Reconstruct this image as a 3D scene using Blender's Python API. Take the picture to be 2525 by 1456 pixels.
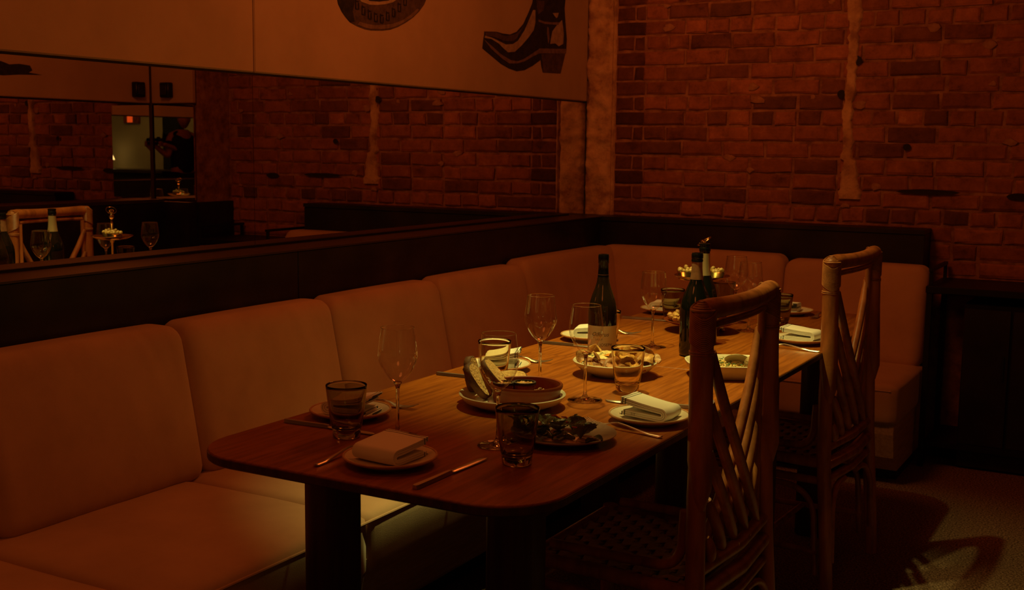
import bpy, bmesh, math, random
from math import sin, cos, pi, radians, sqrt, atan2
from mathutils import Vector, Matrix, Euler, noise
import numpy as np

random.seed(7)
for o in list(bpy.data.objects):
    bpy.data.objects.remove(o, do_unlink=True)
SC = bpy.context.scene
COL = SC.collection
C3 = 1

# ------------------------------------------------------------------ camera, light, exposure
CAM = Vector((2.6917, 0.0, 1.3484))
YAW, PITCH, ROLL, FPX = -0.5123, 0.1271, 0.0114, 2892.0
_f0 = Vector((sin(YAW), cos(YAW), 0)); _r0 = Vector((cos(YAW), -sin(YAW), 0)); _u0 = Vector((0, 0, 1))
_fw = _f0*cos(PITCH) - _u0*sin(PITCH); _up = _u0*cos(PITCH) + _f0*sin(PITCH)
_r = _r0*cos(ROLL) + _up*sin(ROLL); _u = _up*cos(ROLL) - _r0*sin(ROLL)
cam_data = bpy.data.cameras.new('camera')
cam = bpy.data.objects.new('camera', cam_data); COL.objects.link(cam)
cam.matrix_world = Matrix(((_r.x, _u.x, -_fw.x, CAM.x), (_r.y, _u.y, -_fw.y, CAM.y), (_r.z, _u.z, -_fw.z, CAM.z), (0, 0, 0, 1)))
cam_data.sensor_width = 36.0
cam_data.lens = 36.0*FPX/2525.0
cam_data.clip_start = 0.05
cam_data.dof.use_dof = True
cam_data.dof.focus_distance = 2.9
cam_data.dof.aperture_fstop = 9.0
SC.camera = cam

world = bpy.data.worlds.new('night_room'); SC.world = world
world.use_nodes = True
world.node_tree.nodes['Background'].inputs[0].default_value = (0.01, 0.003, 0.0006, 1)
world.node_tree.nodes['Background'].inputs[1].default_value = 0.3

def lamp(name, kind, loc, power, color, size=0.1, target=None, spot=None, blend=0.5, sy=None):
    d = bpy.data.lights.new(name, kind); d.energy = power; d.color = color
    if kind == 'AREA':
        d.size = size
        if sy: d.shape = 'RECTANGLE'; d.size_y = sy
    else:
        d.shadow_soft_size = size
    if kind == 'SPOT':
        d.spot_size = spot; d.spot_blend = blend
    o = bpy.data.objects.new(name, d); COL.objects.link(o); o.location = loc
    if target is not None:
        o.rotation_euler = (Vector(target) - Vector(loc)).to_track_quat('-Z', 'Y').to_euler()
    return o

KEY = (1.0, 0.88, 0.22)
AMB = (1.0, 0.19, 0.030)
lamp('table_spot_light', 'SPOT', (1.29, 2.86, 2.62), 132, KEY, 0.022, (1.38, 2.92, 0.75), radians(55), 0.85)
lamp('second_spot_light', 'SPOT', (1.26, 3.32, 2.62), 42, KEY, 0.022, (1.55, 3.35, 0.75), radians(62), 0.6)
lamp('wall_wash_fill', 'SPOT', (0.80, 4.3, 2.66), 13, AMB, 0.25, (0.62, 5.5, 2.0), radians(80), 1.0)  # unseen orange spot added to brighten the upper brick wall
lamp('lounge_fill_light', 'POINT', (1.0, 1.3, 2.55), 8, AMB, 0.30)  # unseen orange fill added over the near end of the bench
lamp('entry_fill_light', 'POINT', (2.2, 0.5, 2.3), 5, AMB, 0.25)  # unseen fill added on the camera side to lift the chairs
lamp('bench_fill_light', 'POINT', (1.22, 3.5, 2.5), 23, AMB, 0.25)  # unseen orange fill added for panels, cushions and back wall
lamp('back_room_light', 'AREA', (5.4, -1.6, 2.55), 16, (1.0, 0.62, 0.16), 1.0, (5.6, -2.4, 1.0))

SC.view_settings.view_transform = 'Standard'
SC.view_settings.look = 'None'
SC.view_settings.gamma = 1.0
SC.view_settings.use_curve_mapping = False
SC.view_settings.exposure = 0.0
try:
    SC.cycles.glossy_bounces = 8
    SC.cycles.transmission_bounces = 14
    SC.cycles.transparent_max_bounces = 24
    SC.cycles.max_bounces = 16
    SC.cycles.sample_clamp_indirect = 2.0
    SC.cycles.use_denoising = True
except Exception:
    pass

# ------------------------------------------------------------------ materials
def new_mat(name):
    m = bpy.data.materials.new(name); m.use_nodes = True
    nt = m.node_tree; nt.nodes.clear()
    out = nt.nodes.new('ShaderNodeOutputMaterial')
    return m, nt, out

def ramp(nt, fac, stops):
    r = nt.nodes.new('ShaderNodeValToRGB')
    el = r.color_ramp.elements
    while len(el) > 1: el.remove(el[-1])
    el[0].position = stops[0][0]; el[0].color = (*stops[0][1], 1)
    for p, c in stops[1:]:
        e = el.new(p); e.color = (*c, 1)
    nt.links.new(fac, r.inputs[0])
    return r.outputs[0]

def texco(nt, scale=(1, 1, 1), src='Object', rot=(0, 0, 0)):
    t = nt.nodes.new('ShaderNodeTexCoord'); mp = nt.nodes.new('ShaderNodeMapping')
    mp.inputs['Scale'].default_value = scale; mp.inputs['Rotation'].default_value = rot
    nt.links.new(t.outputs[src], mp.inputs[0]); return mp.outputs[0]

def noise_tex(nt, vec, scale, detail=4, rough=0.6):
    n = nt.nodes.new('ShaderNodeTexNoise'); n.inputs['Scale'].default_value = scale
    n.inputs['Detail'].default_value = detail; n.inputs['Roughness'].default_value = rough
    nt.links.new(vec, n.inputs['Vector']); return n.outputs['Fac']

def pbr(name, stops, rough=0.6, metal=0.0, scale=8.0, stretch=(1, 1, 1), detail=4, bump=0.0, bscale=None,
        bstretch=None, bdist=0.004, spec=0.5, coat=0.0, src='Object', sheen=0.0, rnd=0.0, trans=0.0, sss=0.0):
    m, nt, out = new_mat(name)
    b = nt.nodes.new('ShaderNodeBsdfPrincipled'); nt.links.new(b.outputs[0], out.inputs[0])
    if isinstance(stops[0], (int, float)):
        b.inputs['Base Color'].default_value = (*stops, 1)
    else:
        fac = noise_tex(nt, texco(nt, stretch, src), scale, detail)
        if rnd:
            oi = nt.nodes.new('ShaderNodeObjectInfo'); ma = nt.nodes.new('ShaderNodeMath'); ma.operation = 'MULTIPLY_ADD'
            nt.links.new(oi.outputs['Random'], ma.inputs[0]); ma.inputs[1].default_value = rnd; ma.inputs[2].default_value = -rnd/2
            ad = nt.nodes.new('ShaderNodeMath'); ad.operation = 'ADD'; nt.links.new(fac, ad.inputs[0]); nt.links.new(ma.outputs[0], ad.inputs[1])
            fac = ad.outputs[0]
        nt.links.new(ramp(nt, fac, stops), b.inputs['Base Color'])
    b.inputs['Roughness'].default_value = rough; b.inputs['Metallic'].default_value = metal
    b.inputs['Specular IOR Level'].default_value = spec
    b.inputs['Coat Weight'].default_value = coat
    if coat: b.inputs['Coat Roughness'].default_value = 0.12
    b.inputs['Sheen Weight'].default_value = sheen
    if trans: b.inputs['Transmission Weight'].default_value = trans
    if bump:
        bf = noise_tex(nt, texco(nt, bstretch or (1, 1, 1), src), bscale or scale*6, 3)
        bp = nt.nodes.new('ShaderNodeBump'); bp.inputs['Strength'].default_value = bump; bp.inputs['Distance'].default_value = bdist
        nt.links.new(bf, bp.inputs['Height']); nt.links.new(bp.outputs[0], b.inputs['Normal'])
    return m

def thin_glass(name, tint=(1, 1, 1), base=0.06, power=2.6):
    m, nt, out = new_mat(name)
    tr = nt.nodes.new('ShaderNodeBsdfTransparent'); tr.inputs[0].default_value = (*tint, 1)
    gl = nt.nodes.new('ShaderNodeBsdfGlossy'); gl.inputs['Roughness'].default_value = 0.015
    gl.inputs[0].default_value = (1, 1, 1, 1)
    lw = nt.nodes.new('ShaderNodeLayerWeight'); lw.inputs[0].default_value = 0.5
    pw = nt.nodes.new('ShaderNodeMath'); pw.operation = 'POWER'; nt.links.new(lw.outputs['Facing'], pw.inputs[0]); pw.inputs[1].default_value = power
    ma = nt.nodes.new('ShaderNodeMath'); ma.operation = 'MULTIPLY_ADD'; nt.links.new(pw.outputs[0], ma.inputs[0]); ma.inputs[1].default_value = 0.75; ma.inputs[2].default_value = base
    mx = nt.nodes.new('ShaderNodeMixShader'); nt.links.new(ma.outputs[0], mx.inputs[0])
    nt.links.new(tr.outputs[0], mx.inputs[1]); nt.links.new(gl.outputs[0], mx.inputs[2]); nt.links.new(mx.outputs[0], out.inputs[0])
    return m

def solid_glass(name, color=(1, 1, 1), ior=1.48, rough=0.0):
    m, nt, out = new_mat(name)
    g = nt.nodes.new('ShaderNodeBsdfGlass'); g.inputs['Color'].default_value = (*color, 1)
    g.inputs['IOR'].default_value = ior; g.inputs['Roughness'].default_value = rough
    nt.links.new(g.outputs[0], out.inputs[0]); return m

def emit(name, col, s):
    m, nt, out = new_mat(name)
    e = nt.nodes.new('ShaderNodeEmission'); e.inputs[0].default_value = (*col, 1); e.inputs[1].default_value = s
    nt.links.new(e.outputs[0], out.inputs[0]); return m

def mirror_mat():
    m, nt, out = new_mat('mirror_glass')
    g = nt.nodes.new('ShaderNodeBsdfGlossy'); g.inputs['Color'].default_value = (0.74, 0.70, 0.66, 1); g.inputs['Roughness'].default_value = 0.0
    nt.links.new(g.outputs[0], out.inputs[0]); return m

def striped_cloth(name):
    # white woven napkin with a few dark hem stripes near one end (object x)
    m, nt, out = new_mat(name)
    b = nt.nodes.new('ShaderNodeBsdfPrincipled'); nt.links.new(b.outputs[0], out.inputs[0])
    t = nt.nodes.new('ShaderNodeTexCoord'); s = nt.nodes.new('ShaderNodeSeparateXYZ'); nt.links.new(t.outputs['Object'], s.inputs[0])
    a = nt.nodes.new('ShaderNodeMath'); a.operation = 'GREATER_THAN'; nt.links.new(s.outputs[0], a.inputs[0]); a.inputs[1].default_value = 0.041
    w = nt.nodes.new('ShaderNodeMath'); w.operation = 'MULTIPLY'; nt.links.new(s.outputs[0], w.inputs[0]); w.inputs[1].default_value = 900.0
    sn = nt.nodes.new('ShaderNodeMath'); sn.operation = 'SINE'; nt.links.new(w.outputs[0], sn.inputs[0])
    gt = nt.nodes.new('ShaderNodeMath'); gt.operation = 'GREATER_THAN'; nt.links.new(sn.outputs[0], gt.inputs[0]); gt.inputs[1].default_value = 0.45
    mu = nt.nodes.new('ShaderNodeMath'); mu.operation = 'MULTIPLY'; nt.links.new(a.outputs[0], mu.inputs[0]); nt.links.new(gt.outputs[0], mu.inputs[1])
    c = ramp(nt, mu.outputs[0], [(0.0, (0.85, 0.83, 0.76)), (1.0, (0.10, 0.12, 0.14))])
    nt.links.new(c, b.inputs['Base Color']); b.inputs['Roughness'].default_value = 0.9; b.inputs['Specular IOR Level'].default_value = 0.1
    bf = noise_tex(nt, texco(nt), 500, 2); bp = nt.nodes.new('ShaderNodeBump'); bp.inputs['Strength'].default_value = 0.25; bp.inputs['Distance'].default_value = 0.001
    nt.links.new(bf, bp.inputs['Height']); nt.links.new(bp.outputs[0], b.inputs['Normal'])
    return m

def wood_mat():
    m, nt, out = new_mat('walnut_table_wood')
    b = nt.nodes.new('ShaderNodeBsdfPrincipled'); nt.links.new(b.outputs[0], out.inputs[0])
    v = texco(nt, (16, 1.1, 16))
    f1 = noise_tex(nt, v, 4.0, 8, 0.65); f2 = noise_tex(nt, texco(nt, (120, 3, 120)), 2.0, 3)
    ad = nt.nodes.new('ShaderNodeMath'); ad.operation = 'MULTIPLY_ADD'; nt.links.new(f2, ad.inputs[0]); ad.inputs[1].default_value = 0.25; nt.links.new(f1, ad.inputs[2])
    c = ramp(nt, ad.outputs[0], [(0.40, (0.15, 0.040, 0.005)), (0.58, (0.26, 0.073, 0.008)), (0.74, (0.36, 0.108, 0.012))])
    nt.links.new(c, b.inputs['Base Color']); b.inputs['Roughness'].default_value = 0.34; b.inputs['Specular IOR Level'].default_value = 0.32
    bp = nt.nodes.new('ShaderNodeBump'); bp.inputs['Strength'].default_value = 0.12; bp.inputs['Distance'].default_value = 0.0015
    nt.links.new(f2, bp.inputs['Height']); nt.links.new(bp.outputs[0], b.inputs['Normal'])
    return m

def brick_mat(name, dark=1.0):
    m, nt, out = new_mat(name)
    b = nt.nodes.new('ShaderNodeBsdfPrincipled'); nt.links.new(b.outputs[0], out.inputs[0])
    oi = nt.nodes.new('ShaderNodeObjectInfo')
    v = texco(nt)
    va = nt.nodes.new('ShaderNodeVectorMath'); va.operation = 'ADD'; nt.links.new(v, va.inputs[0]); 
    sc = nt.nodes.new('ShaderNodeMath'); sc.operation = 'MULTIPLY'; nt.links.new(oi.outputs['Random'], sc.inputs[0]); sc.inputs[1].default_value = 37.0
    nt.links.new(sc.outputs[0], va.inputs[1])
    n1 = noise_tex(nt, va.outputs[0], 11, 8, 0.78)
    d = dark
    base = ramp(nt, oi.outputs['Random'], [(0.0, (0.15*d, 0.07*d, 0.045*d)), (0.10, (0.20*d, 0.085*d, 0.05*d)), (0.28, (0.30*d, 0.12*d, 0.065*d)), (0.6, (0.36*d, 0.145*d, 0.08*d)), (1.0, (0.42*d, 0.175*d, 0.10*d))])
    mott = ramp(nt, n1, [(0.28, (0.35, 0.36, 0.38)), (0.45, (0.85, 0.85, 0.85)), (0.60, (1.15, 1.15, 1.15)), (0.68, (1.35, 1.6, 1.7)), (0.78, (1.6, 2.1, 2.3))])
    mx = nt.nodes.new('ShaderNodeMix'); mx.data_type = 'RGBA'; mx.blend_type = 'MULTIPLY'; mx.inputs[0].default_value = 1.0
    nt.links.new(base, mx.inputs[6]); nt.links.new(mott, mx.inputs[7]); nt.links.new(mx.outputs[2], b.inputs['Base Color'])
    b.inputs['Roughness'].default_value = 0.85; b.inputs['Specular IOR Level'].default_value = 0.25
    bp = nt.nodes.new('ShaderNodeBump'); bp.inputs['Strength'].default_value = 0.5; bp.inputs['Distance'].default_value = 0.006
    nt.links.new(n1, bp.inputs['Height']); nt.links.new(bp.outputs[0], b.inputs['Normal'])
    return m

M = dict(
    brick=brick_mat('old_red_brick'), brick_dark=brick_mat('darker_brick', 0.45),  # same brick in a darker tone for the strip beside the corner
    mortar=pbr('lime_mortar', [(0.35, (0.20, 0.10, 0.055)), (0.5, (0.33, 0.175, 0.095)), (0.68, (0.46, 0.27, 0.16))], 0.95, scale=16, bump=0.7, bscale=70, bdist=0.006, spec=0.1, detail=8),
    plaster=pbr('rough_plaster', [(0.34, (0.32, 0.18, 0.10)), (0.46, (0.52, 0.34, 0.20)), (0.6, (0.66, 0.46, 0.29)), (0.7, (0.76, 0.56, 0.38))], 0.95, scale=12, bump=0.8, bscale=40, bdist=0.008, spec=0.1, detail=8),
    linen=pbr('cream_linen_panel', [(0.35, (0.48, 0.35, 0.23)), (0.65, (0.55, 0.40, 0.27))], 0.9, scale=3, bump=0.25, bscale=260, bstretch=(1, 1, 5), bdist=0.0015, spec=0.12),
    mirror=mirror_mat(),
    black=pbr('black_stained_wood', [(0.35, (0.010, 0.009, 0.008)), (0.62, (0.026, 0.022, 0.018)), (0.78, (0.05, 0.04, 0.03))], 0.42, scale=5, bump=0.15, bscale=60, spec=0.4, detail=8),
    ledge=pbr('dark_ledge_wood', [(0.3, (0.030, 0.019, 0.013)), (0.7, (0.050, 0.032, 0.022))], 0.38, scale=6, spec=0.5),
    blackmetal=pbr('black_metal', (0.012, 0.012, 0.012), 0.45, 0.3),
    fabric=pbr('beige_upholstery', [(0.3, (0.52, 0.345, 0.22)), (0.7, (0.64, 0.43, 0.28))], 0.95, scale=5, bump=0.35, bscale=420, bdist=0.0012, spec=0.08, sheen=0.25),
    fabric_base=pbr('woven_base_upholstery', [(0.35, (0.48, 0.34, 0.23)), (0.65, (0.64, 0.47, 0.32))], 0.95, scale=90, stretch=(1, 0.08, 1), bump=0.6, bscale=300, bstretch=(1, 0.1, 1), bdist=0.002, spec=0.08),
    wood=wood_mat(),
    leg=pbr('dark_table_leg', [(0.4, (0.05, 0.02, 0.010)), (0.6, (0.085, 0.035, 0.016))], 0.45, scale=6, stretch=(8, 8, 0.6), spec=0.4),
    rattan=pbr('rattan_pole', [(0.32, (0.20, 0.062, 0.018)), (0.5, (0.38, 0.125, 0.036)), (0.7, (0.52, 0.185, 0.058))], 0.38, scale=7, stretch=(4, 4, 0.9), bump=0.12, bscale=60, spec=0.5, detail=7),
    binding=pbr('rattan_binding', [(0.35, (0.28, 0.10, 0.03)), (0.65, (0.44, 0.18, 0.06))], 0.42, scale=40),
    wicker=pbr('wicker_strip', [(0.35, (0.42, 0.24, 0.12)), (0.65, (0.62, 0.40, 0.22))], 0.55, scale=30),
    carpet=pbr('speckled_carpet', [(0.36, (0.085, 0.050, 0.036)), (0.5, (0.25, 0.155, 0.11)), (0.64, (0.48, 0.32, 0.23))], 1.0, scale=150, detail=3, bump=1.0, bscale=260, bdist=0.006, spec=0.05, src='Object'),
    ceil=pbr('dark_ceiling_paint', (0.12, 0.08, 0.055), 0.9),
    olive=pbr('olive_plaster', [(0.3, (0.33, 0.29, 0.17)), (0.7, (0.40, 0.35, 0.21))], 0.9, scale=3),
    wine_glass=thin_glass('wine_glass_bowl'),
    stem_glass=solid_glass('clear_stem_glass', (0.99, 0.98, 0.95)),
    smoke=solid_glass('smoke_tumbler_glass', (0.79, 0.77, 0.63)),
    clear=solid_glass('clear_tumbler_glass', (0.97, 0.93, 0.84)),
    bottle=pbr('dark_bottle_glass', (0.006, 0.006, 0.004), 0.05, spec=0.7),
    bottle_brown=pbr('brown_bottle_glass', (0.020, 0.011, 0.005), 0.06, spec=0.7),
    foil_black=pbr('black_foil', (0.012, 0.012, 0.011), 0.28, 0.6),
    foil_copper=pbr('copper_foil', [(0.4, (0.42, 0.20, 0.11)), (0.6, (0.52, 0.26, 0.15))], 0.32, 0.55, scale=60),
    foil_gold=pbr('pale_gold_foil', (0.78, 0.62, 0.36), 0.34, 0.7),
    paper=pbr('paper_label', (0.72, 0.60, 0.42), 0.8),
    ink=pbr('label_ink', (0.09, 0.05, 0.03), 0.8),
    ceramic=pbr('cream_glaze', [(0.35, (0.66, 0.60, 0.46)), (0.65, (0.76, 0.70, 0.56))], 0.22, scale=14, spec=0.5),
    stoneware=pbr('pale_stoneware', [(0.35, (0.62, 0.55, 0.42)), (0.65, (0.72, 0.65, 0.52))], 0.35, scale=24, spec=0.4),
    rim=pbr('raw_clay_rim', [(0.35, (0.44, 0.22, 0.09)), (0.65, (0.60, 0.34, 0.15))], 0.6, scale=30),
    darkplate=pbr('dusky_glaze_plate', [(0.35, (0.17, 0.125, 0.095)), (0.55, (0.32, 0.24, 0.18)), (0.72, (0.52, 0.42, 0.31))], 0.3, scale=9, spec=0.5, detail=6),
    terracotta=pbr('glazed_terracotta', [(0.35, (0.17, 0.036, 0.012)), (0.65, (0.27, 0.062, 0.02))], 0.38, scale=10, spec=0.22),
    steel=pbr('brushed_steel', (0.70, 0.63, 0.52), 0.34, 1.0),
    brass=pbr('polished_silver_brass', (0.66, 0.54, 0.32), 0.14, 1.0),
    napkin=striped_cloth('striped_napkin_cloth'),
    crumb=pbr('bread_crumb', [(0.30, (0.34, 0.16, 0.05)), (0.42, (0.66, 0.41, 0.16)), (0.62, (0.82, 0.57, 0.27))], 0.9, scale=130, bump=1.0, bscale=110, bdist=0.005, detail=5, spec=0.1),
    crust=pbr('bread_crust', [(0.35, (0.07, 0.028, 0.012)), (0.65, (0.24, 0.10, 0.04))], 0.7, scale=30, bump=0.5, bscale=60),
    chip=pbr('fried_chip', [(0.34, (0.30, 0.12, 0.03)), (0.5, (0.60, 0.32, 0.09)), (0.66, (0.78, 0.50, 0.18))], 0.5, scale=45, bump=0.5, bscale=90, rnd=0.25),
    wedge_skin=pbr('browned_wedge', [(0.34, (0.16, 0.05, 0.015)), (0.6, (0.44, 0.18, 0.05))], 0.5, scale=40, bump=0.4, rnd=0.2),
    dip=pbr('orange_dip', [(0.38, (0.62, 0.22, 0.03)), (0.62, (0.80, 0.36, 0.06))], 0.35, scale=40, bump=0.3),
    herbdip=pbr('herb_flecked_spread', [(0.40, (0.10, 0.11, 0.03)), (0.47, (0.66, 0.52, 0.20)), (0.65, (0.84, 0.70, 0.34))], 0.55, scale=70, bump=0.7, bscale=60, bdist=0.004),
    char=pbr('charred_skin', [(0.4, (0.012, 0.009, 0.006)), (0.7, (0.06, 0.035, 0.015))], 0.5, scale=40, bump=0.6),
    roast=pbr('roasted_flesh', [(0.36, (0.10, 0.035, 0.01)), (0.5, (0.50, 0.24, 0.06)), (0.68, (0.76, 0.48, 0.16))], 0.4, scale=70, bump=0.7, bscale=70, bdist=0.004),
    stew=pbr('red_sauce', [(0.4, (0.16, 0.03, 0.008)), (0.65, (0.34, 0.09, 0.02))], 0.2, scale=30, bump=0.4),
    rice=pbr('yellow_rice', [(0.4, (0.66, 0.44, 0.13)), (0.62, (0.82, 0.66, 0.30))], 0.6, scale=60, rnd=0.3),
    shell=pbr('clam_shell', [(0.38, (0.16, 0.10, 0.05)), (0.5, (0.36, 0.25, 0.12)), (0.64, (0.50, 0.37, 0.20))], 0.35, scale=30, stretch=(1, 1, 6), bump=0.3),
    shell_in=pbr('clam_inside', (0.74, 0.58, 0.34), 0.35),
    leaf=pbr('dark_salad_leaf', [(0.35, (0.085, 0.105, 0.05)), (0.65, (0.19, 0.22, 0.11))], 0.45, scale=25, bump=0.4, bscale=80, rnd=0.3),
    vein=pbr('pale_leaf_vein', (0.22, 0.22, 0.09), 0.5),
    herb=pbr('chopped_herb', (0.06, 0.12, 0.035), 0.5),
    pickle=pbr('green_pickle', [(0.4, (0.035, 0.05, 0.012)), (0.65, (0.12, 0.13, 0.035))], 0.18, scale=20),
    sauce=pbr('pale_sauce', (0.62, 0.42, 0.24), 0.4),
    pepper=pbr('red_pepper', (0.42, 0.05, 0.012), 0.3),
    olive_fruit=pbr('marinated_olive', [(0.38, (0.46, 0.30, 0.09)), (0.6, (0.72, 0.54, 0.22))], 0.3, scale=25, rnd=0.3),
    print_black=pbr('printed_black', [(0.35, (0.012, 0.010, 0.008)), (0.65, (0.035, 0.026, 0.018))], 0.9, scale=40),
    print_dark=pbr('printed_dark_brown', [(0.35, (0.060, 0.036, 0.022)), (0.65, (0.12, 0.075, 0.045))], 0.9, scale=40),
    print_mid=pbr('printed_mid_brown', [(0.35, (0.15, 0.095, 0.058)), (0.65, (0.24, 0.155, 0.10))], 0.9, scale=40),
    print_light=pbr('printed_light_brown', [(0.35, (0.34, 0.25, 0.17)), (0.65, (0.48, 0.37, 0.27))], 0.9, scale=30),
    cream_paint=pbr('cream_paint', (0.62, 0.52, 0.38), 0.5),
    cloth_black=pbr('black_clothing', (0.014, 0.013, 0.013), 0.9),
    skin=pbr('skin', (0.52, 0.27, 0.17), 0.55),
    hair=pbr('dark_hair', (0.012, 0.008, 0.005), 0.6),
    camera=pbr('camera_body', (0.012, 0.012, 0.012), 0.4),
    exit_red=emit('exit_sign_glow', (1.0, 0.11, 0.015), 1.6),
    bulb=emit('lamp_bulb_glow', (1.0, 0.72, 0.25), 6.0),
    lampmetal=pbr('dark_lamp_housing', (0.03, 0.025, 0.02), 0.4, 0.5),
)

BOOT={'sil': [(4.9379, 2.0392), (4.9278, 2.0076), (4.8964, 1.9662), (4.8443, 1.9055), (4.7819, 1.8647), (4.7202, 1.8469), (4.6492, 1.8458), (4.5995, 1.8488), (4.4931, 1.8406), (4.491, 1.8226), (4.4864, 1.8102), (4.4777, 1.7666), (4.5525, 1.7408), (4.642, 1.7102), (4.7133, 1.6948), (4.7862, 1.6867), (4.8604, 1.6962), (4.9415, 1.7217), (5.0186, 1.754), (5.0281, 1.722), (5.0431, 1.6967), (5.2244, 1.7019), (5.2582, 1.7688), (5.2868, 1.8196), (5.2908, 1.8741), (5.2726, 1.9535), (5.261, 2.0194), (5.2709, 2.0767)], 'instep': [(4.9561, 1.98), (4.9342, 1.9777), (4.9026, 1.9364), (4.8556, 1.8788), (4.7934, 1.8256), (4.7469, 1.8069), (4.6805, 1.7992), (4.6101, 1.8107), (4.5608, 1.8188), (4.4981, 1.8232), (4.4935, 1.8132), (4.5512, 1.8132), (4.6153, 1.799), (4.6606, 1.7804), (4.7015, 1.7661), (4.7632, 1.7731), (4.8255, 1.8055), (4.8888, 1.8461), (4.9423, 1.8865), (4.9577, 1.9238)], 'heelc': [(5.233, 1.9604), (5.1804, 1.9315), (5.1346, 1.8983), (5.1184, 1.8599), (5.1134, 1.8358), (5.1658, 1.8426), (5.2018, 1.832), (5.2493, 1.8465), (5.2534, 1.898)], 'small': [(5.1317, 1.9836), (5.1961, 1.9914), (5.185, 1.9691), (5.1704, 1.9637)], 'strip': [(5.0819, 1.9146), (5.0936, 1.9104), (5.1039, 1.8587), (5.0931, 1.8368), (5.0772, 1.8827)], 'welt': [(4.4841, 1.8077), (4.552, 1.7698), (4.6516, 1.733), (4.7128, 1.7172), (4.7854, 1.7219), (4.8594, 1.7369), (4.9402, 1.7655), (5.0009, 1.7828), (5.2813, 1.803), (5.2866, 1.825), (5.0058, 1.8065), (4.9344, 1.778), (4.859, 1.7496), (4.7956, 1.7327), (4.7279, 1.7332), (4.6411, 1.7519), (4.5517, 1.7843)], 'toe': [(4.4979, 1.8387), (4.5946, 1.8459), (4.6595, 1.8368), (4.7203, 1.842), (4.7821, 1.8572), (4.8393, 1.8899), (4.7826, 1.8373), (4.7466, 1.8193), (4.6599, 1.8148), (4.5901, 1.8237), (4.5029, 1.8236)], 'heel': [(5.0234, 1.7818), (5.2752, 1.8025), (5.2274, 1.7034), (5.046, 1.6968)], 'lace1': [(4.9657, 2.027), (5.044, 2.0305), (5.0396, 1.9886), (4.9843, 1.9623)], 'lace2': [(4.9906, 1.9398), (5.0527, 1.9353), (5.1331, 1.9403), (5.2036, 1.947), (5.1922, 1.9326), (5.1219, 1.9287), (5.053, 1.925), (4.9909, 1.9295)]}
HAT={'sil': [(3.4554, 1.8688), (3.4619, 1.8478), (3.4841, 1.8215), (3.5067, 1.8046), (3.5319, 1.789), (3.5738, 1.779), (3.6237, 1.7723), (3.66, 1.7713), (3.7342, 1.7771), (3.7849, 1.7852), (3.8366, 1.8001), (3.8892, 1.8212), (3.9429, 1.8472), (3.9838, 1.8738), (4.0196, 1.9047), (4.0391, 1.9341)], 'shade': [(3.4554, 1.8688), (3.4619, 1.8478), (3.4841, 1.8215), (3.5067, 1.8046), (3.5319, 1.7897), (3.5576, 1.7942), (3.5462, 1.8292), (3.5558, 1.8579), (3.5654, 1.8811)], 'band': [(3.5818, 1.883), (3.5983, 1.8708), (3.6485, 1.865), (3.6974, 1.8688), (3.7472, 1.877), (3.8006, 1.89), (3.842, 1.912)], 'hole': [(3.6246, 1.8877), (3.6486, 1.8792), (3.7098, 1.883), (3.7725, 1.8942), (3.8006, 1.9074)], 'rim': [(3.5739, 1.7846), (3.6238, 1.778), (3.6601, 1.777), (3.7343, 1.7829), (3.7849, 1.7911), (3.8366, 1.806), (3.8892, 1.8272), (3.9429, 1.8532), (3.9837, 1.8813), (3.97, 1.8844), (3.9159, 1.852), (3.8628, 1.8276), (3.7978, 1.8083), (3.7343, 1.798), (3.6724, 1.7923), (3.6239, 1.7935), (3.5882, 1.7971)]}
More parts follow.
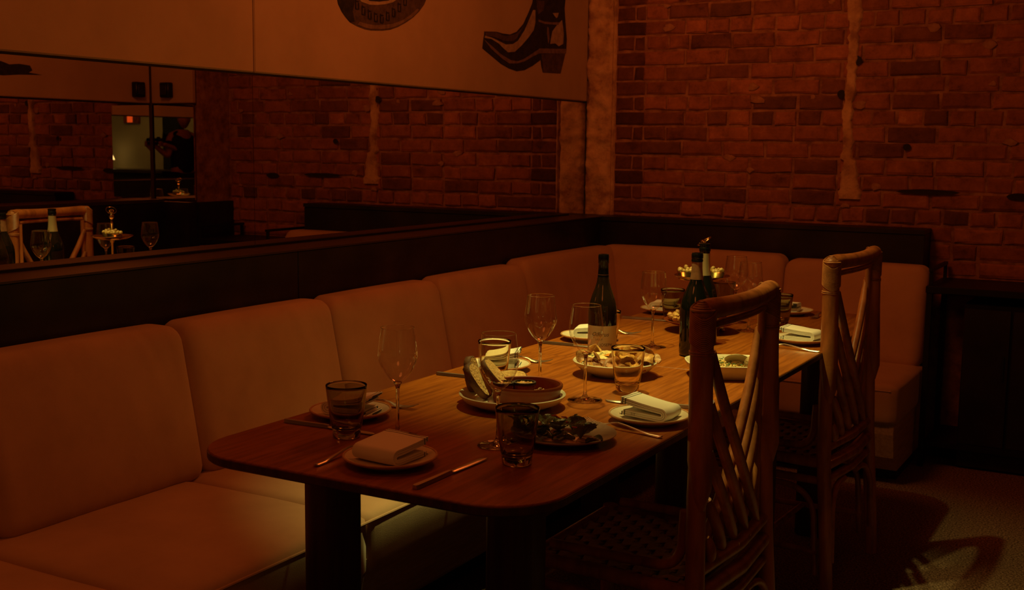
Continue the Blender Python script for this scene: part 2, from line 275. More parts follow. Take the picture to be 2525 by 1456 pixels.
# ------------------------------------------------------------------ mesh helpers
class MB:
    def __init__(s): s.v = []; s.f = []; s.mi = []; s.cur = 0
    def add(s, vs, fs):
        n = len(s.v); s.v += [tuple(p) for p in vs]
        for f in fs: s.f.append(tuple(i+n for i in f)); s.mi.append(s.cur)
        return s
    def box(s, c, d, rot=None):
        hx, hy, hz = d[0]/2, d[1]/2, d[2]/2
        vs = [Vector((sx*hx, sy*hy, sz*hz)) for sz in (-1, 1) for sy in (-1, 1) for sx in (-1, 1)]
        if rot is not None: vs = [rot @ p for p in vs]
        vs = [p + Vector(c) for p in vs]
        return s.add(vs, [(0, 2, 3, 1), (4, 5, 7, 6), (0, 1, 5, 4), (2, 6, 7, 3), (1, 3, 7, 5), (0, 4, 6, 2)])
    def bbox(s, c, d, b=0.004, rot=None):
        # box with bevelled edges (chamfer)
        h = [x/2 for x in d]; vs = []; idx = {}
        for sx in (-1, 1):
            for sy in (-1, 1):
                for sz in (-1, 1):
                    for ax in range(3):
                        p = [sx*(h[0]-b), sy*(h[1]-b), sz*(h[2]-b)]; p[ax] = (sx, sy, sz)[ax]*h[ax]
                        idx[(sx, sy, sz, ax)] = len(vs); vs.append(Vector(p))
        fs = []
        for ax in range(3):
            o1, o2 = (ax+1) % 3, (ax+2) % 3
            for sg in (-1, 1):
                q = []
                for a, b2 in ((-1, -1), (1, -1), (1, 1), (-1, 1)):
                    k = [0, 0, 0]; k[ax] = sg; k[o1] = a; k[o2] = b2; q.append(idx[(*k, ax)])
                fs.append(tuple(q if sg > 0 else q[::-1]))
        for ax in range(3):
            o1, o2 = (ax+1) % 3, (ax+2) % 3
            for a in (-1, 1):
                for b2 in (-1, 1):
                    k0 = [0, 0, 0]; k1 = [0, 0, 0]; k0[ax] = -1; k1[ax] = 1
                    for k in (k0, k1): k[o1] = a; k[o2] = b2
                    q = [idx[(*k0, o1)], idx[(*k1, o1)], idx[(*k1, o2)], idx[(*k0, o2)]]
                    fs.append(tuple(q if a*b2 < 0 else q[::-1]))
        for sx in (-1, 1):
            for sy in (-1, 1):
                for sz in (-1, 1):
                    q = [idx[(sx, sy, sz, i)] for i in range(3)]
                    fs.append(tuple(q if sx*sy*sz > 0 else q[::-1]))
        if rot is not None: vs = [rot @ p for p in vs]
        return s.add([p+Vector(c) for p in vs], fs)
    def tube(s, pts, r, seg=10, cap=True, closed=False, flat=None):
        pts = [Vector(p) for p in pts]; n = len(pts)
        rs = r if isinstance(r, (list, tuple)) else [r]*n
        tang = []
        for i in range(n):
            if closed: t = pts[(i+1) % n]-pts[i-1]
            else: t = pts[min(i+1, n-1)]-pts[max(i-1, 0)]
            tang.append(t.normalized())
        ref = Vector((0, 0, 1)) if abs(tang[0].z) < 0.9 else Vector((1, 0, 0))
        nrm = (ref - tang[0]*ref.dot(tang[0])).normalized()
        vs = []
        for i in range(n):
            nrm = (nrm - tang[i]*nrm.dot(tang[i])).normalized(); bi = tang[i].cross(nrm)
            for k in range(seg):
                a = 2*pi*k/seg; fx, fy = (1, 1) if flat is None else flat
                vs.append(pts[i] + nrm*cos(a)*rs[i]*fx + bi*sin(a)*rs[i]*fy)
        fs = []
        for i in range(n if closed else n-1):
            j = (i+1) % n
            for k in range(seg):
                k2 = (k+1) % seg; fs.append((i*seg+k, i*seg+k2, j*seg+k2, j*seg+k))
        if cap and not closed:
            fs.append(tuple(range(seg))[::-1]); fs.append(tuple((n-1)*seg+k for k in range(seg)))
        return s.add(vs, fs)
    def lathe(s, prof, seg=32, c=(0, 0, 0), closed=False, sx=1.0, sy=1.0, power=None):
        c = Vector(c); vs = []; rings = []
        for r, z in prof:
            if r < 1e-6:
                rings.append([len(vs)]); vs.append(c+Vector((0, 0, z)))
            else:
                ring = []
                for k in range(seg):
                    a = 2*pi*k/seg; x, y = cos(a), sin(a)
                    if power: 
                        q = (abs(x)**power+abs(y)**power)**(-1/power); x, y = x*q, y*q
                    ring.append(len(vs)); vs.append(c+Vector((r*x*sx, r*y*sy, z)))
                rings.append(ring)
        fs = []; pr = list(zip(rings[:-1], rings[1:]))
        if closed: pr.append((rings[-1], rings[0]))
        for a, b in pr:
            for k in range(seg):
                k2 = (k+1) % seg
                if len(a) == 1 and len(b) == 1: continue
                if len(a) == 1: fs.append((a[0], b[k2], b[k]))
                elif len(b) == 1: fs.append((a[k], a[k2], b[0]))
                else: fs.append((a[k], a[k2], b[k2], b[k]))
        return s.add(vs, fs)
    def grid(s, fn, nu, nv, wrap_u=False):
        vs = [fn(i/(nu if wrap_u else nu-1), j/(nv-1)) for j in range(nv) for i in range(nu)]
        fs = []
        for j in range(nv-1):
            for i in range(nu if wrap_u else nu-1):
                i2 = (i+1) % nu; fs.append((j*nu+i, j*nu+i2, (j+1)*nu+i2, (j+1)*nu+i))
        return s.add(vs, fs)
    def prism(s, poly, h0, h1, fn):
        n = len(poly); vs = [fn(p, h0) for p in poly]+[fn(p, h1) for p in poly]
        fs = [tuple(range(n))[::-1], tuple(range(n, 2*n))]
        for i in range(n): j = (i+1) % n; fs.append((i, j, n+j, n+i))
        return s.add(vs, fs)
    def ico(s, c, r, sub=1, jit=0.0, sc=(1, 1, 1), rot=None):
        bm = bmesh.new(); bmesh.ops.create_icosphere(bm, subdivisions=sub, radius=1.0)
        vs = []
        for v in bm.verts:
            p = Vector((v.co.x*sc[0], v.co.y*sc[1], v.co.z*sc[2]))*r*(1+random.uniform(-jit, jit))
            if rot is not None: p = rot @ p
            vs.append(p+Vector(c))
        fs = [tuple(v.index for v in f.verts) for f in bm.faces]; bm.free()
        return s.add(vs, fs)
    def mesh(s, name, mats, smooth=True, angle=40):
        me = bpy.data.meshes.new(name); me.from_pydata(s.v, [], s.f)
        for m in (mats if isinstance(mats, (list, tuple)) else [mats]): me.materials.append(m)
        if any(s.mi): me.polygons.foreach_set('material_index', s.mi)
        bm = bmesh.new(); bm.from_mesh(me); bmesh.ops.recalc_face_normals(bm, faces=bm.faces)
        if smooth:
            th = radians(angle)
            for e in bm.edges:
                if len(e.link_faces) == 2 and e.calc_face_angle(0) > th: e.smooth = False
            for f in bm.faces: f.smooth = True
        bm.to_mesh(me); bm.free(); me.update()
        return me
    def build(s, name, mats, parent=None, loc=(0, 0, 0), rot=(0, 0, 0), smooth=True, angle=40):
        o = bpy.data.objects.new(name, s.mesh(name, mats, smooth, angle)); COL.objects.link(o)
        o.location = loc; o.rotation_euler = rot
        if parent is not None: o.parent = parent
        return o

def thing(name, label, cat, loc=(0, 0, 0), rotz=0.0, group=None):
    o = bpy.data.objects.new(name, None); COL.objects.link(o); o.empty_display_size = 0.05
    o.location = loc; o.rotation_euler = (0, 0, rotz); o['label'] = label; o['category'] = cat
    if group: o['group'] = group
    return o
def tag(o, label, cat, group=None):
    o['label'] = label; o['category'] = cat
    if group: o['group'] = group
    return o
def structure(o):
    o['kind'] = 'structure'; return o
def kids(o): return [c for c in bpy.data.objects if c.parent is o]
def dup(root, loc, rotz=None, label=None, rot=None):
    r = root.copy(); COL.objects.link(r); r.location = loc
    if rotz is not None: r.rotation_euler = (0, 0, rotz)
    if rot is not None: r.rotation_euler = rot
    if label: r['label'] = label
    for ch in kids(root):
        c = ch.copy(); COL.objects.link(c); c.parent = r
        for g in kids(ch):
            d = g.copy(); COL.objects.link(d); d.parent = c
    return r

def rounded_box(sx, sy, sz, r, n=(8, 12, 8), puff=(0, 0, 0)):
    """verts and faces of a box centred on the origin with rounded edges; puff bulges the faces of each axis"""
    verts = {}; vs = []; fs = []
    N = n
    def key(i, j, k): return (i, j, k)
    def spread(i, cnt, h):
        # denser near the ends
        t = i/cnt*2-1
        return (abs(t)**0.7*(1 if t > 0 else -1))*h
    def vid(i, j, k):
        q = (i, j, k)
        if q in verts: return verts[q]
        p = Vector((spread(i, N[0], sx/2), spread(j, N[1], sy/2), spread(k, N[2], sz/2)))
        h = Vector((sx/2-r, sy/2-r, sz/2-r))
        inn = Vector((max(-h.x, min(h.x, p.x)), max(-h.y, min(h.y, p.y)), max(-h.z, min(h.z, p.z))))
        d = p-inn
        if d.length > 1e-9: p = inn + d.normalized()*r
        u, v, w = p.x/(sx/2), p.y/(sy/2), p.z/(sz/2)
        f = lambda a: max(0.0, 1-a*a)
        if abs(u) > 0.6: p.x += math.copysign(puff[0]*f(v)**0.6*f(w)**0.6, u)
        if abs(w) > 0.6: p.z += math.copysign(puff[2]*f(v)**0.6*f(u)**0.6, w)
        if abs(v) > 0.6: p.y += math.copysign(puff[1]*f(u)*f(w), v)
        verts[q] = len(vs); vs.append(p); return verts[q]
    for ax in range(3):
        o1, o2 = (ax+1) % 3, (ax+2) % 3
        for side in (0, N[ax]):
            for a in range(N[o1]):
                for b in range(N[o2]):
                    q = []
                    for da, db in ((0, 0), (1, 0), (1, 1), (0, 1)):
                        k = [0, 0, 0]; k[ax] = side; k[o1] = a+da; k[o2] = b+db; q.append(vid(*k))
                    fs.append(tuple(q if side else q[::-1]))
    return vs, fs

def arc(c, r, a0, a1, n, plane='xz'):
    out = []
    for i in range(n+1):
        a = a0+(a1-a0)*i/n
        if plane == 'xz': out.append(Vector((c[0]+r*cos(a), c[1], c[2]+r*sin(a))))
        elif plane == 'yz': out.append(Vector((c[0], c[1]+r*cos(a), c[2]+r*sin(a))))
        else: out.append(Vector((c[0]+r*cos(a), c[1]+r*sin(a), c[2])))
    return out
def bez(p0, p1, p2, n=8):
    p0, p1, p2 = Vector(p0), Vector(p1), Vector(p2)
    return [(1-t)**2*p0+2*t*(1-t)*p1+t*t*p2 for t in [i/n for i in range(n+1)]]

# ------------------------------------------------------------------ room shell
ROOM_X, ROOM_Y0, YB, H = 7.0, -3.2, 5.5529, 2.75
PZ, MZ = 1.5677, 0.9976          # panel bottom, mirror bottom
DX, YM, XM = 2.81, 5.25, 2.46    # facing wall, corner box

structure(MB().box((ROOM_X/2-0.1, (ROOM_Y0+YB)/2, -0.05), (ROOM_X+0.4, YB-ROOM_Y0+0.4, 0.1)).build('floor', M['carpet'], smooth=False))
structure(MB().box((ROOM_X/2-0.1, (ROOM_Y0+YB)/2, H+0.05), (ROOM_X+0.4, YB-ROOM_Y0+0.4, 0.1)).build('ceiling', M['ceil'], smooth=False))
wl = structure(MB().box((-0.07, (ROOM_Y0+YB)/2, H/2), (0.1, YB-ROOM_Y0, H)).build('wall_left', M['olive'], smooth=False))
structure(MB().box((ROOM_X+0.05, (ROOM_Y0+YB)/2, H/2), (0.1, YB-ROOM_Y0, H)).build('wall_far_right', M['olive'], smooth=False))
structure(MB().box((ROOM_X/2, ROOM_Y0-0.05, H/2), (ROOM_X, 0.1, H)).build('wall_front', M['olive'], smooth=False))
wr = structure(MB().box((DX+0.07, 4.70, H/2), (0.10, 1.70, H)).build('wall_right', M['ceil'], smooth=False))
wb = structure(MB().box((ROOM_X/2, YB+0.053, H/2), (ROOM_X, 0.1, H)).build('wall_back', M['mortar'], smooth=False))
wc = structure(MB().box(((XM+DX)/2, (YM+YB)/2+0.02, H/2), (DX-XM-0.01, YB-YM-0.04, H)).build('wall_corner', M['mortar'], smooth=False))

# cream linen panels above the mirrors (each a piece of its wall)
def panel(parent, c, d):
    return MB().bbox(c, d, 0.004).build('wall_panel', M['linen'], parent, smooth=False)
for y0, y1 in ((-0.6, 1.195), (1.20, 3.012), (3.016, 5.535)):
    panel(wl, (-0.005, (y0+y1)/2, (PZ+H)/2), (0.03, y1-y0, H-PZ-0.02))
panel(wr, (DX+0.005, 4.55, (PZ+H)/2), (0.03, 1.36, H-PZ-0.02))
panel(wc, ((XM+DX)/2-0.005, YM+0.005, (PZ+H)/2), (DX-XM-0.012, 0.03, H-PZ-0.02))

# mirrors
mir = thing('wall_mirror', 'long mirror band on the left wall between cream panels and black ledge', 'mirror', (0, 0, 0))
for y0, y1 in ((-0.6, 1.198), (1.20, 3.013), (3.0145, 5.545)):
    MB().box((-0.004, (y0+y1)/2, (MZ+PZ)/2), (0.008, y1-y0, PZ-MZ+0.004)).build('mirror_pane', M['mirror'], mir, smooth=False)
mir2 = thing('wall_mirror', 'mirror on the facing wall, seen only in the left-wall mirror, brick at its left', 'mirror', (0, 0, 0))
MB().box((DX+0.006, 4.55, (MZ+PZ)/2), (0.008, 1.36, PZ-MZ)).build('mirror_pane', M['mirror'], mir2, smooth=False)
mir3 = thing('wall_mirror', 'narrow mirror on the corner box, seen only in the left-wall mirror', 'mirror', (DX, YM, 0), radians(0.16))
MB().box(((XM-DX)/2, 0.004, (MZ+PZ)/2), (DX-XM-0.01, 0.008, PZ-MZ)).build('mirror_pane', M['mirror'], mir3, smooth=False)

# black ledges and wainscot (trim)
LD = 0.1767
t1 = structure(MB().box((LD/2, (-0.6+5.38)/2, MZ-0.003), (LD, 5.98, 0.006)).build('trim_1', M['ledge'], smooth=False))
for y0, y1 in ((-0.6, 1.2), (1.202, 3.027), (3.030, 5.38)):
    MB().bbox((LD/2-0.001, (y0+y1)/2, 0.495), (LD-0.004, y1-y0, 0.992), 0.002).build('wainscot_panel', M['black'], t1, smooth=False)
MB().box((0.006, 2.4, MZ+0.004), (0.010, 5.9, 0.008)).build('mirror_channel', M['blackmetal'], t1, smooth=False)
BD = 0.17
t2 = structure(MB().box((1.7444/2, YB-BD/2-0.004, MZ-0.010), (1.7444, BD-0.012, 0.02)).build('trim_2', M['black'], smooth=False))
MB().bbox((1.7444/2, YB-BD/2, 0.49), (1.7444, BD-0.02, 0.973), 0.002).build('wainscot_panel', M['black'], t2, smooth=False)
t3 = structure(MB().box((DX-0.06, 4.5, MZ-0.010), (0.12, 1.45, 0.02)).build('trim_3', M['ledge'], smooth=False))
MB().box((DX-0.06, 4.5, 0.49), (0.11, 1.44, 0.97)).build('wainscot_panel', M['black'], t3, smooth=False)

MB().box(((XM+DX)/2-0.004, YM-0.035, 0.495), (DX-XM+0.01, 0.07, 0.98)).build('wainscot_panel', M['black'], t3, smooth=False)
MB().box((XM-0.012, (YM+YB)/2, 0.495), (0.03, YB-YM-0.01, 0.98)).build('wainscot_panel', M['black'], t3, smooth=False)

# brick pieces of the back wall
COURSE, Z0 = 0.0745, 1.9375
bmesh_cache = {}
def brick_mesh(L, var, h=COURSE-0.0115):
    k = (round(L, 3), var)
    if k in bmesh_cache: return bmesh_cache[k]
    rr = random.Random(hash(k) % 1000 + var)
    d, b = 0.03, 0.005
    vs = []
    for (fx, y, ins) in ((1, 0.0, 0), (1, -d+b, 0), (1, -d, b*1.6)):
        n = 6
        loop = []
        for (x, z) in ((-L/2, -h/2), (-L*0.1, -h/2), (L/2, -h/2), (L/2, h/2), (L*0.15, h/2), (-L/2, h/2)):
            xx = x-math.copysign(ins, x) if abs(x) > L*0.3 else x
            zz = z-math.copysign(ins, z)
            j = 0.0035 if y < 0 else 0
            loop.append((xx+rr.uniform(-j, j), y+rr.uniform(-j, j)*0.5, zz+rr.uniform(-j, j)))
        vs += loop
    fs = []
    for a in (0, 6):
        for i in range(6): fs.append((a+i, a+(i+1) % 6, a+6+(i+1) % 6, a+6+i))
    fs += [(12, 13, 16, 17), (13, 14, 15, 16)]
    mb = MB(); mb.add(vs, fs); me = mb.mesh('brick', M['brick'], smooth=False); bmesh_cache[k] = me
    return me
def put_brick(x, z, L, parent, y=YB+0.024, m=None):
    if m: L += 0.0004
    me = brick_mesh(L, random.randrange(5))
    if m:
        if me.materials[0] is not m: me = me.copy(); me.materials[0] = m
    o = bpy.data.objects.new('brick', me); COL.objects.link(o); o.parent = parent
    o.location = (x, y+random.uniform(-0.004, 0.004), z+random.uniform(-0.002, 0.002))
    o.rotation_euler = (random.uniform(-.006, .006), random.uniform(-.012, .012), random.uniform(-.01, .01))
    return o
nb = 0
dark_mesh = {}
for row in range(-17, 4):
    z = Z0 + row*COURSE
    x = 0.335 + random.uniform(-0.02, 0.0)
    off = (row % 2)*0.10
    first = True
    while x < 2.45:
        L = random.choice((0.205, 0.205, 0.205, 0.215, 0.105)) if not (row % 6 == 0) else 0.105
        if first: L = 0.21-off; first = False
        if L < 0.1: L = 0.1
        if x+L > 2.45: L = 2.452-x
        if L > 0.05:
            xc = x+L/2
            hid = xc < 1.70 and z < 0.955
            gap = (abs(xc-1.352) < 0.075 and z > 1.12 and random.random() < 0.0)
            if not hid and not gap: put_brick(xc, z, round(L, 2), wb); nb += 1
        x += L+0.009
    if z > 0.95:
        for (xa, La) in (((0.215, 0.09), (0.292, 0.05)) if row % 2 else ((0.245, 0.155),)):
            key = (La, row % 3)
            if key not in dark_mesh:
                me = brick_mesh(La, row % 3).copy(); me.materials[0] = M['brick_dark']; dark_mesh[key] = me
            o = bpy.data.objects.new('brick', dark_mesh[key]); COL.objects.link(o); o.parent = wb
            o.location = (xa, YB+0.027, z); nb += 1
# rough plastered corner strip, thin pale plaster bead, mortar streak
def lump(name, u0, u1, z0, z1, nx, nz, base, amp, mat, wfun=None, seed=0.0, y=YB):
    def fn(a, b):
        z = z0+(z1-z0)*b
        lo, hi = (u0, u1) if wfun is None else wfun(b, z)
        x = lo+(hi-lo)*a
        e = min(a, 1-a)*2
        n = noise.fractal(Vector((x*14+seed, z*14, seed)), 1.0, 2.0, 5)
        d = (base+amp*n)*min(1.0, e*6) if 0 < a < 1 else -0.012
        return Vector((x, y-d, z))
    return MB().grid(fn, nx, nz).build(name, mat, wb, angle=180)
lump('corner_plaster', 0.0, 0.155, 0.9976, 2.25, 12, 90, 0.018, 0.022, M['plaster'])
lump('plaster_bead', 0.150, 0.166, 0.9976, 2.25, 4, 40, 0.022, 0.006, M['plaster'], seed=3.3)
def streak_w(b, z):
    c = 1.352 + 0.012*noise.noise(Vector((z*9, 1.7, 0))) + (0.02 if z < 1.3 else 0)
    w = 0.026+0.010*noise.noise(Vector((z*17, 9.1, 0)))
    if z < 1.34: w += (1.34-z)*0.16
    if z > 1.93: w += 0.014
    w += 0.012*noise.noise(Vector((z*45, 4.0, 0)))
    return c-w, c+w
lump('mortar_streak', 0, 0, 1.118, 2.25, 9, 110, 0.022, 0.010, M['plaster'], streak_w, seed=8.0)
# stray mortar smears across the brick faces
for i in range(18):
    x = random.uniform(0.36, 2.4); z = random.uniform(1.02, 2.12); s = random.uniform(0.012, 0.03)
    mb = MB(); n = 9
    vs = [Vector((0, -0.022, 0))]+[Vector((cos(2*pi*k/n)*s*random.uniform(0.6, 1.5), -0.016, sin(2*pi*k/n)*s*random.uniform(0.4, 0.9))) for k in range(n)]
    vs += [Vector((v.x*1.1, 0.0, v.z*1.1)) for v in vs[1:]]
    fs = [(0, 1+k, 1+(k+1) % n) for k in range(n)]+[(1+k, 1+n+k, 1+n+(k+1) % n, 1+(k+1) % n) for k in range(n)]
    mb.add(vs, fs).build('mortar_smear', M['mortar'], wb, (x, YB+0.006, z))
# holes knocked into the joints
for (x, z, w, h) in ((1.375, 1.752, 0.028, 0.022), (1.72, 1.16, 0.14, 0.012), (2.10, 1.15, 0.05, 0.016), (1.315, 1.60, 0.02, 0.02), (1.62, 1.36, 0.018, 0.016)):
    mb = MB(); mb.lathe([(0, -0.0005), (0.7, -0.001), (1.0, 0.0)], 10)
    o = mb.build('joint_hole', M['print_black'], wb, (x, YB-0.0205, z), (radians(90), 0, 0)); o.scale = (w, h, 1)
# pale service pipe at the top of the brick wall
pp = thing('wall_pipe', 'pale horizontal pipe along the top of the brick wall', 'pipe', (0.52, YB-0.045, 2.088))
MB().tube([(0, 0, 0), (0.30, 0, 0.004)], 0.011, 12).build('pipe_run', M['cream_paint'], pp)
MB().tube([(0.0, 0, 0), (0.0, 0.04, 0)], 0.019, 12).build('pipe_flange', M['cream_paint'], pp)

# ------------------------------------------------------------------ printed pictures on the panels
def flat(name, poly, mat, parent, h, th=0.0012):
    mb = MB(); mb.prism(poly, h, h+th, lambda p, hh: Vector((hh, p[0], p[1])))
    me = mb.mesh(name, mat, smooth=False)
    bm = bmesh.new(); bm.from_mesh(me); bmesh.ops.triangulate(bm, faces=[f for f in bm.faces if len(f.verts) > 4]); bm.to_mesh(me); bm.free()
    o = bpy.data.objects.new(name, me); COL.objects.link(o); o.parent = parent
    return o
PX0 = 0.0105
bt = thing('boot_print', 'printed picture of an ankle boot with heel on the cream panel near the corner', 'wall print', (0, 0, 0))
for nm, key, mat, h in (('boot_body', 'sil', 'print_black', 0), ('boot_toe', 'toe', 'print_dark', .0014), ('boot_instep', 'instep', 'print_light', .0016), ('boot_counter', 'heelc', 'print_light', .0014),
                        ('boot_buckle', 'small', 'print_light', .0014), ('boot_strap', 'strip', 'print_mid', .0014), ('boot_welt', 'welt', 'print_mid', .0018), ('boot_heel', 'heel', 'print_dark', .0014),
                        ('boot_lace', 'lace1', 'print_dark', .0014), ('boot_ankle_strap', 'lace2', 'print_mid', .0016)):
    flat(nm, BOOT[key], M[mat], bt, PX0+h)
ht = thing('hat_print', 'printed picture of a round brimmed hat with key pattern, cut by the top edge', 'wall print', (0, 0, 0))
for nm, key, mat, h in (('hat_brim', 'sil', 'print_dark', 0), ('hat_shading', 'shade', 'print_black', .0014), ('hat_edge', 'rim', 'print_mid', .0016), ('hat_band', 'band', 'print_light', .0014), ('hat_hollow', 'hole', 'print_black', .0028)):
    flat(nm, HAT[key], M[mat], ht, PX0+h)
for k in range(9):
    t = k/8.0
    y = 3.575+t*0.31; zc = 1.822+0.55*(t-0.47)**2*0.9/0.31*0.1+max(0, t-0.5)*0.075
    s = 0.011
    for dy, dz, w, h in ((-s, 0, .004, .034), (0, -.016, .018, .004), (s*0.6, -.004, .004, .022), (s*0.1, .012, .014, .004)):
        flat('key_motif', [(y+dy-w/2, zc+dz-h/2), (y+dy+w/2, zc+dz-h/2), (y+dy+w/2, zc+dz+h/2), (y+dy-w/2, zc+dz+h/2)], M['print_black'], ht, PX0+.003)
# small dark shape printed on the facing panel
dp = thing('dark_print', 'small dark print on the facing panel, seen at the left end of the mirror', 'wall print', (DX-0.0105, 0, 0))
poly = [(4.10, 1.69), (4.10, 1.765), (4.19, 1.762), (4.24, 1.748), (4.30, 1.755), (4.37, 1.75), (4.385, 1.725), (4.36, 1.712), (4.45, 1.704), (4.3, 1.698), (4.2, 1.688)]
flat('print_shape', poly, M['print_black'], dp, -0.0015)
# wall boxes
def wall_box(label, loc, rz):
    t = thing('wall_box', label, 'wall box', loc, rz)
    MB().bbox((0, -0.022, 0), (0.075, 0.044, 0.09), 0.006).build('box_body', M['blackmetal'], t)
    MB().bbox((0, -0.0465, 0), (0.05, 0.005, 0.06), 0.002).build('box_lens', M['black'], t)
wall_box('small dark box on the cream panel beyond the mirror corner seam', (DX-0.0105, 5.12, 1.655), radians(-90))
wall_box('small dark box on the cream panel of the corner box', (2.65, YM-0.0105, 1.655), 0)

# ------------------------------------------------------------------ banquette
BL0 = Vector((0.55, 3.0, 0))
bq = thing('banquette', 'L-shaped beige upholstered banquette along mirror wall and brick wall', 'banquette', BL0)
def off(vs): return [Vector(p)-BL0 for p in vs]
def back_cushion(a0, a1, axis, wall, sgn, zt=0.848, wrinkle=0.0, seed=0):
    L = a1-a0-0.003; hgt = zt-0.405
    vs, fs = rounded_box(0.22, L, hgt, 0.05, (8, 48, 16), (0.012, 0, 0.004))
    out = []
    for p in vs:
        un = (p.x+0.11)/0.22; wn = (p.z+hgt/2)/hgt
        depth = 0.212-0.092*wn
        d = 0.003+depth*un
        z = 0.405+hgt*wn
        a = (a0+a1)/2+p.y
        if un > 0.5:
            e = max(0.0, 1-abs(p.y)/(L/2))
            w = noise.noise(Vector((a*34+9*z, z*2+seed, seed)))*0.8*(0.25+0.75*max(0, min(1, (p.y/L+0.35)*1.6)))
            d += wrinkle*w*(0.35+0.65*wn)*min(1, e*5)
            d += 0.003*noise.noise(Vector((a*4, z*4, seed)))
        if axis == 'y': out.append(Vector((wall+sgn*d, a, z)))
        else: out.append(Vector((a, wall+sgn*d, z)))
    mb = MB(); mb.add(off(out), fs); return mb.build('back_cushion', M['fabric'], bq, angle=180)
def seat_cushion(x0, x1, y0, y1, seed=0, zs=0.333):
    vs, fs = rounded_box(x1-x0-0.003, y1-y0+0.004, 0.165, 0.02, (16, 16, 6), (0.002, 0, 0.014))
    out = [Vector((p.x+(x0+x1)/2, p.y+(y0+y1)/2, p.z+zs+0.003*noise.noise(Vector((p.x*5, p.y*5, seed))))) for p in vs]
    mb = MB(); mb.add(off(out), fs); return mb.build('seat_cushion', M['fabric'], bq, angle=180)
ys = [0.30, 1.02, 1.710, 2.385, 3.053, 3.705, 4.37, 5.33]
for i in range(len(ys)-1):
    back_cushion(ys[i], ys[i+1], 'y', LD, 1, 0.838 if i < 5 else (0.842 if i == 5 else 0.858), 0.0062 if i in (2, 3) else (0.003 if i == 4 else 0.0012), i*3.1)
    seat_cushion(0.31, 0.977, ys[i]-0.06 if i else 0.30, ys[i+1]-0.06 if i < 6 else 5.25, i)
yb = YB-BD+0.002
back_cushion(0.215, 1.157, 'x', yb, -1, 0.862, 0.001, 31)
back_cushion(1.157, 1.792, 'x', yb, -1, 0.846, 0.001, 37)
seat_cushion(0.980, 1.799, 4.70, 5.26, 41, 0.340)
# fabric plinths with a kicked-in foot
def plinth(pr, a0, a1, axis):
    mb = MB()
    mb.prism(pr, a0, a1, (lambda p, h: Vector((p[0], h, p[1]))-BL0) if axis == 'y' else (lambda p, h: Vector((h, p[0], p[1]))-BL0))
    return mb.build('plinth', M['fabric_base'], bq, smooth=False)
plinth([(0.2, 0.07), (0.87, 0.07), (0.93, 0.12), (0.960, 0.20), (0.969, 0.30), (0.2, 0.30)], 0.31, 5.2, 'y')
plinth([(5.3, 0.05), (4.82, 0.05), (4.74, 0.12), (4.715, 0.22), (4.708, 0.30), (5.3, 0.30)], 0.95, 1.785, 'x')
mb = MB(); mb.box(Vector((0.55, 2.8, 0.035))-BL0, (0.55, 4.9, 0.07)); mb.box(Vector((1.3, 5.05, 0.025))-BL0, (0.95, 0.36, 0.05)); mb.build('toe_kick', M['black'], bq, smooth=False)
MB().tube(off([(0.9735, 0.32, 0.398), (0.9745, 2.0, 0.398), (0.9745, 3.6, 0.398), (0.9735, 4.66, 0.398)]), 0.0042, 8).build('piping', M['fabric'], bq)
MB().tube(off([(1.00, 4.699, 0.398), (1.5, 4.698, 0.398), (1.77, 4.700, 0.398)]), 0.0042, 8).build('piping', M['fabric'], bq)

# ------------------------------------------------------------------ dining tables
TX0, TX1, TZ = 1.032, 1.8152, 0.75
def table_top(y0, y1, rn, rf, th=0.02):
    cx, cy = (TX0+TX1)/2, (y0+y1)/2
    hx, hy = (TX1-TX0)/2, (y1-y0)/2
    def outline(ins):
        pts = []
        for (sx, sy, r, a0) in ((1, -1, rn, -pi/2), (1, 1, rf, 0), (-1, 1, rf, pi/2), (-1, -1, rn, pi)):
            c = (sx*(hx-r), sy*(hy-r))
            for k in range(9):
                a = a0+k/8*pi/2; pts.append((c[0]+(r-ins)*cos(a), c[1]+(r-ins)*sin(a)))
        return pts
    b = 0.003; n = 36
    def layers(lay, cap_lo, cap_hi):
        vs = []
        for z, ins in lay: vs += [(p[0], p[1], z) for p in outline(ins)]
        fs = []; m = len(lay)
        if cap_lo: fs.append(tuple(range(n))[::-1])
        if cap_hi: fs.append(tuple(range((m-1)*n, m*n)))
        for l in range(m-1):
            for i in range(n): j = (i+1) % n; fs.append((l*n+i, l*n+j, (l+1)*n+j, (l+1)*n+i))
        mb = MB(); mb.add(vs, fs); return mb
    top = layers([(TZ-0.004, 0.0012), (TZ-b*0.6, 0.0012), (TZ, b)], True, True)
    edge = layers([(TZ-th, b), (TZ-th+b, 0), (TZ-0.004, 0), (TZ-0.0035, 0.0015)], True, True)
    return top, edge, (cx, cy)
def make_table(y0, y1, rn, rf, label, legs):
    top, edge, (cx, cy) = table_top(y0, y1, rn, rf)
    t = thing('dining_table', label, 'table', (cx, cy, 0))
    top.build('tabletop', M['wood'], t, angle=30)
    edge.build('shaded_edge', M['leg'], t, angle=30)  # dark leg material puts the shade of the table edge into its colour
    for (lx, ly) in legs:
        MB().lathe([(0.0, 0.0), (0.050, 0.0), (0.053, 0.004), (0.053, TZ-0.021), (0.0, TZ-0.021)], 28, power=3.2).build('leg', M['leg'], t, (lx-cx, ly-cy, 0))
    fr = MB(); 
    for yy in sorted({l[1] for l in legs}): fr.box(((TX0+TX1)/2-cx, yy-cy, TZ-0.038), (0.36, 0.05, 0.035))
    fr.build('stretcher', M['leg'], t, smooth=False)
    return t
make_table(1.6285, 2.9615, 0.13, 0.03, 'walnut dining table nearest the camera with rounded front corners', [(1.150, 1.96), (1.605, 1.96), (1.150, 2.83), (1.605, 2.83)])
